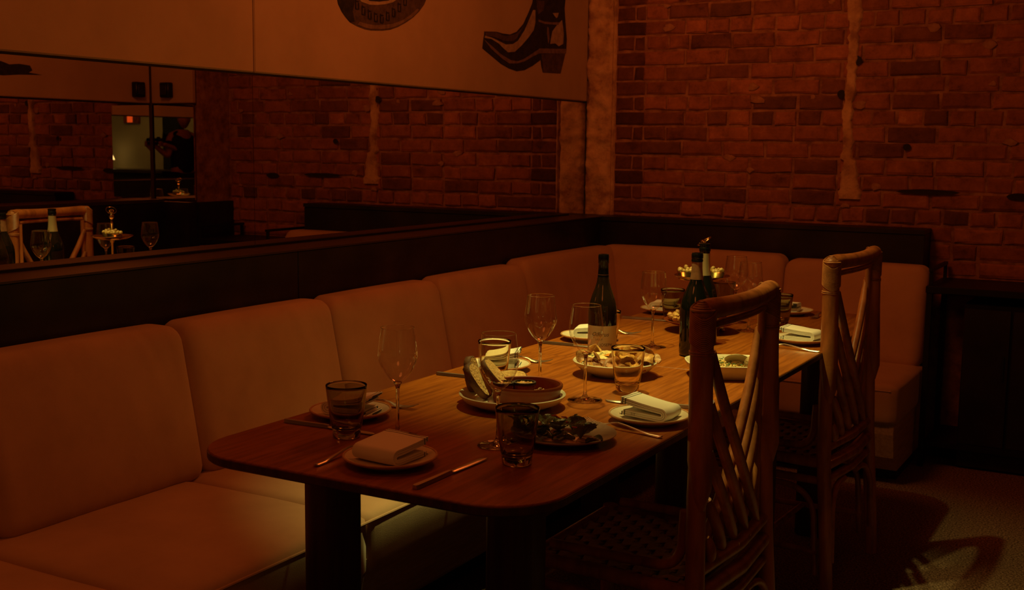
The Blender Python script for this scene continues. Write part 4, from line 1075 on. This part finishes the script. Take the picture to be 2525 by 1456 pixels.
bread('bread slice lying behind the terracotta dish rim', (1.335, 2.415, TZ+0.042), (radians(-62), radians(0), radians(30)), 0.076, 0.050, 0.013)

# ------------------------------------------------------------------ bowl of chips
CB = Vector((1.437, 2.790, TZ+0.0005))
t = thing('chip_bowl', 'shallow cream bowl heaped with chips and wedges', 'bowl', CB)
MB().lathe([(0.0, 0.003), (0.050, 0.003), (0.054, 0.0), (0.060, 0.0), (0.066, 0.005), (0.092, 0.016), (0.1085, 0.030), (0.1115, 0.0375), (0.1095, 0.0395), (0.1060, 0.0380), (0.100, 0.030), (0.080, 0.0175), (0.055, 0.0105), (0.0, 0.010)], 56).build('bowl_body', M['ceramic'], t)
dp_c = CB+Vector((-0.030, 0.018, 0.012))
t = thing('dip_bowl', 'small bowl of orange herb-flecked dip at the back of the chip bowl', 'dip bowl', dp_c)
MB().lathe([(0.0, 0.0), (0.030, 0.0), (0.050, 0.012), (0.058, 0.030), (0.0585, 0.034), (0.0560, 0.0345), (0.0540, 0.031), (0.040, 0.018), (0.0, 0.010)], 44).build('bowl_body', M['ceramic'], t)
MB().grid(lambda a, b: Vector((b*0.0545*cos(2*pi*a), b*0.0545*sin(2*pi*a), 0.0335+0.010*(1-b*b)+0.002*noise.noise(Vector((b*6*cos(2*pi*a), b*6*sin(2*pi*a), 1))))), 44, 9, True).build('dip', M['herbdip'], t)
MB().grid(lambda a, b: Vector((0.022+b*0.030*cos(2*pi*a), -0.012+b*0.030*sin(2*pi*a), 0.0395+0.0035*(1-b*b))), 30, 5, True).build('orange_dip', M['dip'], t)
rr = random.Random(11)
def chip(kind, loc, rot, s, label):
    if kind == 'wedge':
        def fn(a, b):
            u = a*2-1; ang = b*2*pi
            wv = sqrt(max(0, 1-u*u))
            return Vector((u*0.034*s, wv*0.0125*s*cos(ang)-0.010*s*u*u*1.3, wv*0.0115*s*(sin(ang) if sin(ang) > 0 else 0.55*sin(ang))))
        mb = MB(); mb.grid(fn, 11, 9); nm, mat = 'potato_wedge', 'wedge_skin'
    else:
        ph = rr.uniform(0, 6); k1 = rr.uniform(0.2, 0.8)
        def fn(a, b, up=1):
            x = (a*2-1)*0.026*s*(1-0.35*abs(b*2-1)); y = (b*2-1)*0.022*s*(1+0.15*sin(7*a+ph))
            z = 0.010*s*sin(a*pi*(0.8+k1)+ph*0.2)+0.006*s*sin(b*pi*1.6+ph)+0.003*noise.noise(Vector((x*90, y*90, ph)))
            return Vector((x, y, z))
        mb = MB(); mb.grid(fn, 8, 7); nv = len(mb.v)
        mb.add([(v[0], v[1], v[2]-0.0022) for v in mb.v], [f[::-1] for f in mb.f])
        # close the border
        bd = [i for i in range(8)]+[8*j+7 for j in range(1, 7)]+[48+i for i in range(6, -1, -1)]+[8*j for j in range(5, 0, -1)]
        for i in range(len(bd)):
            a_, b_ = bd[i], bd[(i+1) % len(bd)]; mb.f.append((a_, b_, b_+nv, a_+nv)); mb.mi.append(0)
        nm, mat = 'crisp_chip', 'chip'
    o = mb.build(nm, M[mat], None, loc, rot, angle=60)
    return tag(o, label, 'chip' if nm == 'crisp_chip' else 'potato wedge', 'crisps and wedges in the chip bowl')
WL, CL = 'browned potato wedge in the heap of the chip bowl', 'curled golden crisp in the heap of the chip bowl'
for (dx, dy, dz, kind, rx, ry, rz, s) in (
    (-0.020, -0.052, 0.030, 'wedge', 20, -8, 20, 1.25), (0.018, -0.072, 0.030, 'wedge', -30, 12, -25, 1.05), (0.045, -0.060, 0.031, 'wedge', 30, 0, 50, 1.0),
    (-0.050, -0.030, 0.034, 'wedge', -20, 6, 70, 0.95), (0.070, -0.030, 0.036, 'wedge', 25, 10, 10, 1.0), (-0.005, -0.085, 0.028, 'wedge', 10, 5, 5, 0.8),
    (-0.078, -0.020, 0.040, 'chip', 40, -20, 30, 1.0), (-0.066, 0.030, 0.046, 'chip', 20, 30, 80, 1.1), (-0.085, 0.010, 0.046, 'chip', -35, -20, 10, 0.9),
    (0.040, 0.008, 0.048, 'chip', 50, 10, 40, 1.15), (0.066, 0.024, 0.055, 'chip', -50, 25, 70, 1.2), (0.080, -0.002, 0.050, 'chip', 35, -30, 20, 1.15),
    (0.050, -0.038, 0.046, 'chip', 15, 35, 110, 1.0), (0.022, -0.030, 0.047, 'chip', 55, 0, -20, 1.0), (-0.028, -0.040, 0.048, 'chip', 35, 15, 60, 0.9),
    (0.086, 0.034, 0.046, 'chip', 10, -35, 45, 1.0), (0.056, 0.052, 0.048, 'chip', -20, 10, 15, 1.1), (0.030, 0.066, 0.042, 'chip', 40, 0, 90, 1.0),
    (0.074, -0.048, 0.036, 'chip', 25, -15, 140, 0.8), (-0.040, -0.066, 0.030, 'chip', 15, 10, 20, 0.8), (0.006, -0.058, 0.042, 'wedge', 35, -15, 75, 0.9), (0.062, 0.000, 0.034, 'wedge', 0, 0, 30, 1.0)):
    chip(kind, CB+Vector((dx, dy, dz)), (radians(rx), radians(ry), radians(rz)), s, WL if kind == 'wedge' else CL)

# ------------------------------------------------------------------ clams with rice
CD = Vector((1.700, 2.945, TZ+0.0005)); ra = radians(29)
t = thing('clam_dish', 'cream rounded casserole of clams and rice behind the near chair', 'dish', CD, ra)
MB().lathe([(0.0, 0.002), (0.078, 0.002), (0.083, 0.0), (0.088, 0.001), (0.099, 0.012), (0.108, 0.026), (0.1125, 0.036), (0.1125, 0.039), (0.1095, 0.040), (0.1060, 0.038), (0.098, 0.022), (0.088, 0.009), (0.0, 0.008)], 64, sx=1.05, sy=0.84, power=3.0).build('dish_body', M['ceramic'], t)
rm = MB(); rr = random.Random(5)
for i in range(620):
    a = rr.uniform(0, 2*pi); q = sqrt(rr.random())
    x, y = q*0.096*cos(a), q*0.076*sin(a)
    d = Vector((rr.uniform(-1, 1), rr.uniform(-1, 1), rr.uniform(-.4, .4))).normalized()
    R_ = d.to_track_quat('X', 'Z').to_matrix()
    rm.ico((x, y, 0.024+0.005*(1-q*q)+rr.uniform(0, 0.004)), 0.0048, 0, 0.1, (1.0, 0.45, 0.45), R_)
rm.lathe([(0.088, 0.012), (0.094, 0.020), (0.06, 0.025), (0.0, 0.028)], 24, sx=1.02, sy=0.82)
o = tag(rm.build('yellow_rice', M['rice'], None, CD, (0, 0, ra)), 'yellow rice filling the clam casserole', 'rice'); o['kind'] = 'stuff'
def clam(label, dx, dy, rz, op, tilt, s=1.0, half=False):
    p = Matrix.Rotation(ra, 3, 'Z') @ Vector((dx, dy, 0))
    t = thing('clam', label, 'clam', CD+p+Vector((0, 0, 0.030))); t.rotation_euler = (tilt, 0, rz)
    def shell(sgn, ang):
        mb = MB(); R_ = Matrix.Rotation(sgn*ang, 3, 'X')
        def fn(a, b, inn=0.0):
            an = 2*pi*a; q = b
            x = q*0.0215*s*cos(an)*1.12; y = 0.0185*s+q*0.0185*s*sin(an)
            z = 0.0080*s*(1-q**2.6)*(1-0.15*inn)-inn*0.0012
            return R_ @ Vector((x, y, sgn*z))
        mb.grid(lambda a, b: fn(a, 1-b), 22, 7, True); mb.cur = 1
        mb.grid(lambda a, b: fn(a, 1-b, 1.0), 22, 7, True); mb.cur = 0
        mb.build('shell', [M['shell'], M['shell_in']], t, angle=80)
    shell(1, op)
    if not half: shell(-1, op*0.5)
    MB().ico((0, 0.018*s, 0.001), 0.011*s, 2, 0.08, (1.1, 0.9, 0.5)).build('clam_meat', M['sauce'], t)
clam('open clam with a large domed shell in the middle of the casserole', 0.016, 0.016, radians(205), radians(34), radians(4), 1.3)
clam('small clam at the left end of the casserole', -0.050, 0.036, radians(190), radians(22), radians(5), 0.95)
clam('clam shell lying at the front left of the casserole', -0.034, -0.030, radians(100), radians(14), radians(-8), 1.0)
clam('clam standing open at the front of the casserole', 0.034, -0.046, radians(-40), radians(40), radians(25), 0.85)
clam('half clam shell at the right end of the casserole', 0.064, -0.014, radians(-70), radians(30), radians(10), 0.9, True)
clam('clam at the back of the casserole', 0.050, 0.040, radians(150), radians(20), 0, 0.85)
hb = MB(); rr = random.Random(9)
for i in range(46):
    a = rr.uniform(0, 2*pi); q = sqrt(rr.random())
    hb.ico((q*0.08*cos(a), q*0.062*sin(a)-0.006, 0.0345+rr.uniform(0, 0.004)), rr.uniform(0.0022, 0.0045), 0, 0.2, (1, 1, 0.4))
o = tag(hb.build('chopped_herbs', M['herb'], None, CD, (0, 0, ra)), 'green herb flecks scattered over the rice and clams', 'herbs'); o['kind'] = 'stuff'

# ------------------------------------------------------------------ salad plate
SP = Vector((1.634, 2.100, TZ+0.0005))
t = thing('salad_plate', 'dusky glazed plate of dark salad leaves near the front of the table', 'plate', SP)
MB().lathe([(0.0, 0.003), (0.058, 0.003), (0.062, 0.0), (0.068, 0.0), (0.076, 0.005), (0.096, 0.0105), (0.1095, 0.0160), (0.1100, 0.0178), (0.1070, 0.0176), (0.094, 0.0130), (0.074, 0.0092), (0.0, 0.0085)], 56).build('plate_body', M['darkplate'], t)
o = tag(MB().grid(lambda a, b: Vector((b*(0.050*cos(2*pi*a)+0.006*sin(4*pi*a)), b*(0.020*sin(2*pi*a)+0.004*cos(6*pi*a)), 0.0085*(1-b**3)+0.0005)), 36, 7, True).build('sauce_smear', M['sauce'], None, SP+Vector((0.030, -0.040, 0.0098)), (0, 0, radians(24))), 'pale sauce smeared along the front of the salad plate', 'sauce')
def leaf(loc, rot, s, label, lobes=True):
    t = thing('salad_leaf', label, 'salad leaf', loc, 0, 'leaves on the salad plate'); t.rotation_euler = rot
    ph = random.uniform(0, 6); wd = random.uniform(0.017, 0.023)
    def fn(a, b):
        u = b; v = a*2-1
        w = wd*s*max(0.0, 1-abs(2*u-1)**2.4)**0.5*(1+(0.13*sin(u*19+ph) if lobes else 0))
        return Vector((u*0.042*s, v*w, 0.007*s*sin(u*2.4)-0.006*s*(1-v*v)+0.0022*s*sin(v*5+u*8+ph)))
    MB().grid(fn, 9, 12).build('blade', M['leaf'], t, angle=180)
    v = MB(); v.tube([(-0.016*s, 0, -0.002)]+[tuple(fn(0.5, b)+Vector((0, 0, 0.0008))) for b in (0.02, 0.3, 0.6, 0.9)], [0.0011*s, 0.0011*s, 0.0010*s, 0.0007*s, 0.0004*s], 5)
    for b in (0.25, 0.45, 0.65):
        for sd in (0.12, 0.88):
            v.tube([tuple(fn(0.5, b)+Vector((0, 0, .0006))), tuple(fn(0.5+(sd-0.5)*0.5, b+0.09)+Vector((0, 0, .0006))), tuple(fn(sd, b+0.17)+Vector((0, 0, .0004)))], 0.0005*s, 4)
    v.build('vein', M['vein'], t)
rr = random.Random(21)
LL = 'dark green salad leaf in the heap on the dusky plate'
for i in range(22):
    a = i*2.4+rr.uniform(-.3, .3); q = 0.012+0.052*sqrt(i/22)
    leaf(SP+Vector((q*cos(a)*1.05-0.026, q*sin(a)*0.85-0.002, 0.018+rr.uniform(0.0, 0.016)*(1-q/0.09))), (radians(rr.uniform(-35, 35)), radians(rr.uniform(-42, 0)), a+rr.uniform(-1.2, 1.2)), rr.uniform(0.62, 0.92), LL)
leaf(SP+Vector((-0.078, -0.012, 0.020)), (radians(10), radians(-20), radians(200)), 1.15, LL)
leaf(SP+Vector((0.050, -0.030, 0.022)), (radians(-15), radians(-30), radians(-10)), 1.2, LL)
leaf(SP+Vector((0.070, -0.040, 0.016)), (radians(0), radians(-4), radians(20)), 0.85, LL, False)
for i, (dx, dy, rz) in enumerate(((-0.040, -0.046, 20), (-0.010, -0.056, -10), (0.014, -0.040, 40), (-0.058, -0.022, 75), (0.034, -0.052, 10))):
    o = MB().tube([(-0.020, 0, 0), (-0.010, 0.002, 0.003), (0.004, 0.002, 0.004), (0.018, -0.002, 0.001)], [0.003, 0.0068, 0.0068, 0.003], 10).build('pickled_pepper', M['pickle'], None, SP+Vector((dx, dy, 0.019)), (0, 0, radians(rz)))
    tag(o, 'glossy green pickle lying in front of the salad leaves', 'pickle', 'pickles on the salad plate')
for i, (dx, dy, dz, rz) in enumerate(((-0.028, 0.020, 0.040, 40), (0.010, 0.000, 0.036, 100), (0.036, -0.014, 0.030, 10), (0.002, -0.030, 0.030, 150), (0.050, 0.000, 0.028, 60), (-0.012, 0.034, 0.036, 20))):
    o = MB().tube([(-0.009, 0, 0), (0, 0.002, 0.002), (0.009, 0, 0)], [0.0014, 0.0022, 0.0012], 6).build('pepper_strip', M['pepper'], None, SP+Vector((dx, dy, dz)), (0, radians(20), radians(rz)))
    tag(o, 'short red pepper strip among the salad leaves', 'pepper', 'pepper strips in the salad')

# ------------------------------------------------------------------ tiered snack stand
TS = Vector((1.366, 3.622, TZ+0.0005))
t = thing('tiered_stand', 'two-tier metal snack stand with ring handle behind the bottles', 'tiered stand', TS)
MB().lathe([(0.0, 0.022), (0.070, 0.022), (0.100, 0.026), (0.119, 0.035), (0.121, 0.0375), (0.118, 0.038), (0.099, 0.0295), (0.070, 0.0255), (0.0, 0.0255)], 48).build('lower_tier', M['terracotta'], t)
for k in range(3):
    a = 2*pi*k/3+0.4; MB().lathe([(0.0, 0.0), (0.008, 0.0), (0.010, 0.004), (0.006, 0.012), (0.008, 0.023), (0.0, 0.023)], 14).build('foot', M['brass'], t, (0.07*cos(a), 0.07*sin(a), 0))
MB().lathe([(0.0, 0.0255), (0.012, 0.026), (0.006, 0.032), (0.0048, 0.05), (0.0048, 0.150), (0.009, 0.156), (0.010, 0.166), (0.0, 0.168)], 20).build('lower_post', M['brass'], t)
MB().lathe([(0.0, 0.166), (0.040, 0.166), (0.066, 0.170), (0.0885, 0.1815), (0.0905, 0.1835), (0.0885, 0.1850), (0.066, 0.1735), (0.040, 0.1690), (0.0, 0.1690)], 48).build('upper_tier', M['brass'], t)
MB().lathe([(0.0, 0.168), (0.009, 0.169), (0.0055, 0.176), (0.0045, 0.190), (0.0045, 0.234), (0.007, 0.238), (0.0045, 0.243), (0.0045, 0.256), (0.010, 0.262), (0.0115, 0.268), (0.0085, 0.275), (0.0055, 0.279), (0.0085, 0.284), (0.0110, 0.291), (0.0085, 0.298), (0.0, 0.301)], 22).build('upper_post', M['brass'], t)
rg = MB(); c0 = Vector((0, 0, 0.293)); e1 = Vector((0.72, 0.40, 0.56)).normalized(); e2 = Vector((-0.5, 0.86, 0.0)).normalized()
rg.tube([c0+e1*0.0245*cos(2*pi*k/28)+e2*0.0215*sin(2*pi*k/28)+e1*0.004 for k in range(28)], 0.0017, 8, closed=True).build('ring_handle', M['brass'], t)
def ramekin(label, x, y, z, n, r, seed, labelb, grp):
    t = thing('snack_bowl', label, 'snack bowl', (x, y, z))
    MB().lathe([(0.0, 0.0), (r*0.80, 0.0), (r*0.86, 0.003), (r*0.98, 0.026), (r, 0.0275), (r*0.96, 0.0280), (r*0.93, 0.0265), (r*0.80, 0.006), (0.0, 0.005)], 36).build('bowl_body', M['brass'], t)
    q = random.Random(seed); placed = []
    for k in range(n):
        for tr in range(60):
            a = q.uniform(0, 2*pi); d = sqrt(q.random())*r*0.84
            s = q.uniform(0.0066, 0.0088); zz = 0.028+q.uniform(-0.004, 0.016)*(1-d/r)
            p = Vector((x+d*cos(a), y+d*sin(a), z+zz))
            if all((p-pp).length > 0.78*(s+ss) for pp, ss in placed): break
        placed.append((p, s))
        R_ = Euler((q.uniform(0, 6), q.uniform(0, 6), q.uniform(0, 6))).to_matrix()
        o = MB().ico((0, 0, 0), s, 2, 0.04, (1.15, 0.92, 0.92), R_).build('marinated_olive', M['olive_fruit'], None, p)
        tag(o, labelb, 'olive', grp)
vr = Vector((cos(YAW), -sin(YAW), 0))
p1 = TS-vr*0.048; p2 = TS+vr*0.040
ramekin('small metal bowl of olives at the left of the upper tier', p1.x, p1.y, TS.z+0.1695, 15, 0.0345, 4, 'pale marinated olive in the left bowl of the tiered stand', 'olives in the left bowl')
ramekin('small metal bowl of olives at the right of the upper tier', p2.x, p2.y, TS.z+0.1695, 15, 0.0345, 8, 'pale marinated olive in the right bowl of the tiered stand', 'olives in the right bowl')
q = random.Random(17)
for k in range(11):
    a = radians(205)+q.uniform(-0.8, 0.8); d = q.uniform(0.075, 0.100)
    o = MB().ico((0, 0, 0), q.uniform(0.009, 0.013), 2, 0.16, (1.0, 0.9, 0.8)).build('popcorn_piece', M['chip'], None, TS+Vector((d*cos(a), d*sin(a), 0.041+q.uniform(0, 0.012))))
    tag(o, 'puffy golden snack piece on the left of the lower tier', 'snack', 'snack pieces on the lower tier')
for k, (dx, dy, rz) in enumerate(((0.052, 0.020, 20), (0.066, -0.004, 60), (0.040, 0.050, -15))):
    mb = MB(); mb.bbox((0, 0, 0), (0.052, 0.0035, 0.044), 0.0012, Euler((radians(-24), radians(18), 0)).to_matrix())
    tag(mb.build('cracker', M['wedge_skin'], None, TS+Vector((dx, dy, 0.052)), (0, 0, radians(rz))), 'brown cracker leaning on the right of the lower tier', 'cracker', 'crackers on the lower tier')

# ------------------------------------------------------------------ what the mirrors show behind the camera
ex = thing('wall_sign', 'small red glowing sign on the olive back-room wall, seen in the mirrors', 'sign', (6.36, ROOM_Y0+0.001, 1.72))
MB().bbox((0, 0.025, 0), (0.34, 0.05, 0.18), 0.006).build('sign_box', M['stew'], ex)
MB().bbox((0.02, 0.0515, 0), (0.12, 0.006, 0.15), 0.002).build('sign_face', M['exit_red'], ex, smooth=False)
co = thing('service_counter', 'dark service counter along the back-room wall, seen in the mirrors', 'counter', (5.6, ROOM_Y0+0.30, 0))
MB().bbox((0, 0, 0.88), (2.4, 0.56, 0.05), 0.004).build('counter_top', M['ledge'], co, smooth=False)
MB().bbox((0, -0.02, 0.43), (2.36, 0.50, 0.85), 0.004).build('counter_body', M['black'], co, smooth=False)
lp = thing('table_lamp', 'small lit lamp on the service counter, seen in the mirrors', 'lamp', (6.62, ROOM_Y0+0.30, 0.905))
MB().lathe([(0.0, 0.0), (0.06, 0.0), (0.06, 0.01), (0.012, 0.02), (0.010, 0.16), (0.0, 0.16)], 20).build('base', M['lampmetal'], lp)
MB().lathe([(0.10, 0.14), (0.06, 0.24)], 24).build('lamp_shade', M['bulb'], lp)
pst = structure(MB().bbox((5.62, ROOM_Y0+0.06, 1.2), (0.36, 0.10, 2.4), 0.004).build('door_1', M['blackmetal'], smooth=False))
for x, tx in ((1.38, 2.86), (1.27, 3.30)):
    t = thing('ceiling_spotlight', 'dark ceiling spotlight above the ' + ('near' if tx < 3 else 'far') + ' dining table', 'spotlight', (x, tx, 2.75))
    MB().lathe([(0.032, -0.135), (0.036, -0.135), (0.038, -0.02), (0.012, -0.015), (0.012, 0.0), (0.0, 0.0)], 24).build('housing', M['lampmetal'], t)
    MB().lathe([(0.033, -0.10), (0.0, -0.098)], 24).build('lens', M['cream_paint'], t)

# the photographer standing behind the camera, seen tiny in the mirrors
pr = thing('person', 'person in black clothes holding a camera, reflected small in the mirrors', 'person', (2.70, -0.44, 0))
fwd = Vector((sin(YAW), cos(YAW), 0)); rgt = Vector((cos(YAW), -sin(YAW), 0))
org = Vector((2.70, -0.44, 0))
_tw = Matrix.Rotation(radians(52), 3, 'Z')
def W(r, f, z): return (_tw @ (rgt*r+fwd*f))*(1.0 if abs(r) > 0 or abs(f) > 0 else 1.0)+Vector((0, 0, z))
cl = CAM-org
handL = cl-fwd*0.075-rgt*0.062-Vector((0, 0, 0.035)); handR = cl-fwd*0.075+rgt*0.062-Vector((0, 0, 0.030))
def skin_body(name, verts, edges, radii, mat, root=0, sub=2):
    me = bpy.data.meshes.new(name); me.from_pydata([tuple(v) for v in verts], edges, [])
    o = bpy.data.objects.new(name, me); COL.objects.link(o); o.parent = pr
    md = o.modifiers.new('Skin', 'SKIN')
    for i, sv in enumerate(me.skin_vertices[0].data):
        rd = radii[i]; sv.radius = rd if isinstance(rd, tuple) else (rd, rd); sv.use_root = (i == root)
    md.use_smooth_shade = True
    s = o.modifiers.new('Subdivision', 'SUBSURF'); s.levels = sub; s.render_levels = sub
    me.materials.append(M[mat]); return o
V = [W(0, 0, 0.94), W(0, 0.01, 1.10), W(0, 0.02, 1.28), W(0, 0.01, 1.42), W(0, 0.02, 1.50),
     W(-0.17, 0.0, 1.41), W(0.17, 0.0, 1.41), W(-0.235, 0.04, 1.15), W(0.235, 0.04, 1.15),
     handL*0.85+W(-0.235, 0.04, 1.15)*0.15, handR*0.85+W(0.235, 0.04, 1.15)*0.15, handL, handR,
     W(-0.10, 0.0, 0.88), W(0.10, 0.0, 0.88), W(-0.11, 0.02, 0.48), W(0.11, 0.03, 0.48), W(-0.11, -0.02, 0.09), W(0.11, -0.02, 0.09), W(-0.12, 0.14, 0.035), W(0.12, 0.14, 0.035)]
E = [(0, 1), (1, 2), (2, 3), (3, 4), (3, 5), (3, 6), (5, 7), (6, 8), (7, 9), (8, 10), (9, 11), (10, 12), (0, 13), (0, 14), (13, 15), (14, 16), (15, 17), (16, 18), (17, 19), (18, 20)]
Rd = [(0.16, 0.11), (0.14, 0.10), (0.16, 0.11), (0.12, 0.085), 0.05, 0.062, 0.062, 0.045, 0.045, 0.030, 0.030, (0.036, 0.024), (0.036, 0.024), 0.095, 0.095, 0.062, 0.062, 0.045, 0.045, 0.036, 0.036]
skin_body('body', V, E, Rd, 'skin')
# clothing covers torso and legs
skin_body('shirt', [V[0]+Vector((0, 0, -.04)), V[1], V[2], V[3], V[5], V[6], V[5]*0.45+V[7]*0.55, V[6]*0.45+V[8]*0.55], [(0, 1), (1, 2), (2, 3), (3, 4), (3, 5), (4, 6), (5, 7)],
          [(0.185, 0.135), (0.165, 0.125), (0.185, 0.130), (0.135, 0.10), 0.078, 0.078, 0.066, 0.066], 'cloth_black')
skin_body('trousers', [V[0], V[13], V[14], V[15], V[16], V[17]+Vector((0, 0, .03)), V[18]+Vector((0, 0, .03))], [(0, 1), (0, 2), (1, 3), (2, 4), (3, 5), (4, 6)], [(0.175, 0.125), 0.108, 0.108, 0.075, 0.075, 0.062, 0.062], 'cloth_black')
hc = W(0.0, 0.055, 1.625)
hd = MB()
def headf(a, b):
    th = 2*pi*a; ph = pi*b
    x, y, z = sin(ph)*cos(th), sin(ph)*sin(th), cos(ph)
    wz = 1.0 if z > -0.1 else 1.0+0.30*(z+0.1)
    p = Vector((x*0.074*wz, y*0.092*(wz if y < 0 else 1.0), z*0.118))
    if y > 0.75: # face relief: nose and brow
        p.y += 0.020*math.exp(-((x/0.16)**2+((z+0.12)/0.20)**2)) - 0.008*math.exp(-(((abs(x)-0.35)/0.15)**2+((z-0.05)/0.12)**2)) + 0.005*math.exp(-((x/0.3)**2+((z+0.52)/0.08)**2))
    return p
hd.grid(headf, 28, 20, True)
rot = YAW*-1
head = hd.build('head', M['skin'], pr, hc, (radians(-14), 0, -YAW))
for s in (-1, 1):
    MB().ico((s*0.031, 0.078, 0.008), 0.0125, 2, 0, (1, 0.5, 0.7)).build('eye', M['cream_paint'], head)
    MB().ico((s*0.074, -0.004, -0.006), 0.03, 2, 0, (0.3, 0.6, 1.0)).build('ear', M['skin'], head)
MB().tube([(-0.024, 0.083, -0.060), (0, 0.090, -0.058), (0.024, 0.083, -0.060)], 0.0045, 6).build('mouth', M['stew'], head)
hr = MB(); hr.grid(lambda a, b: Vector(headf(a, b*0.56))*1.07+Vector((0, -0.012-0.02*b*(1 if sin(2*pi*a) > 0.2 else 0), 0.010)), 28, 10, True).build('hair', M['hair'], head)
def hand(c, s):
    pts = []; 
    for k in range(4):
        b0 = c+Vector((0, 0, 0.020-0.014*k))
        MBh = MB().tube([b0-rgt*s*0.01, b0+fwd*0.030-rgt*s*0.006, b0+fwd*(0.058-0.004*k)+rgt*s*-0.014, b0+fwd*(0.066-0.006*k)-rgt*s*0.034], [0.0095, 0.009, 0.008, 0.006], 8)
        MBh.build('finger', M['skin'], pr)
    MB().tube([c-fwd*0.005+Vector((0, 0, 0.012)), c+fwd*0.012-rgt*s*0.030+Vector((0, 0, 0.026)), c+fwd*0.006-rgt*s*0.048+Vector((0, 0, 0.024))], [0.011, 0.010, 0.007], 8).build('thumb', M['skin'], pr)
hand(handL, -1); hand(handR, 1)
cm = thing('photo_camera', 'black camera in the hands of the person, reflected small in the mirrors', 'camera', CAM-fwd*0.085, -YAW)
cm.rotation_euler = (0, 0, -YAW)
b = MB(); b.bbox((0, -0.018, -0.002), (0.115, 0.040, 0.080), 0.008); b.bbox((0, -0.018, 0.044), (0.04, 0.034, 0.022), 0.005); b.build('camera_body', M['camera'], cm)
MB().tube([(0, 0.0, 0), (0, 0.045, 0), (0, 0.072, 0)], [0.030, 0.032, 0.031], 24, cap=False).build('camera_lens', M['camera'], cm)
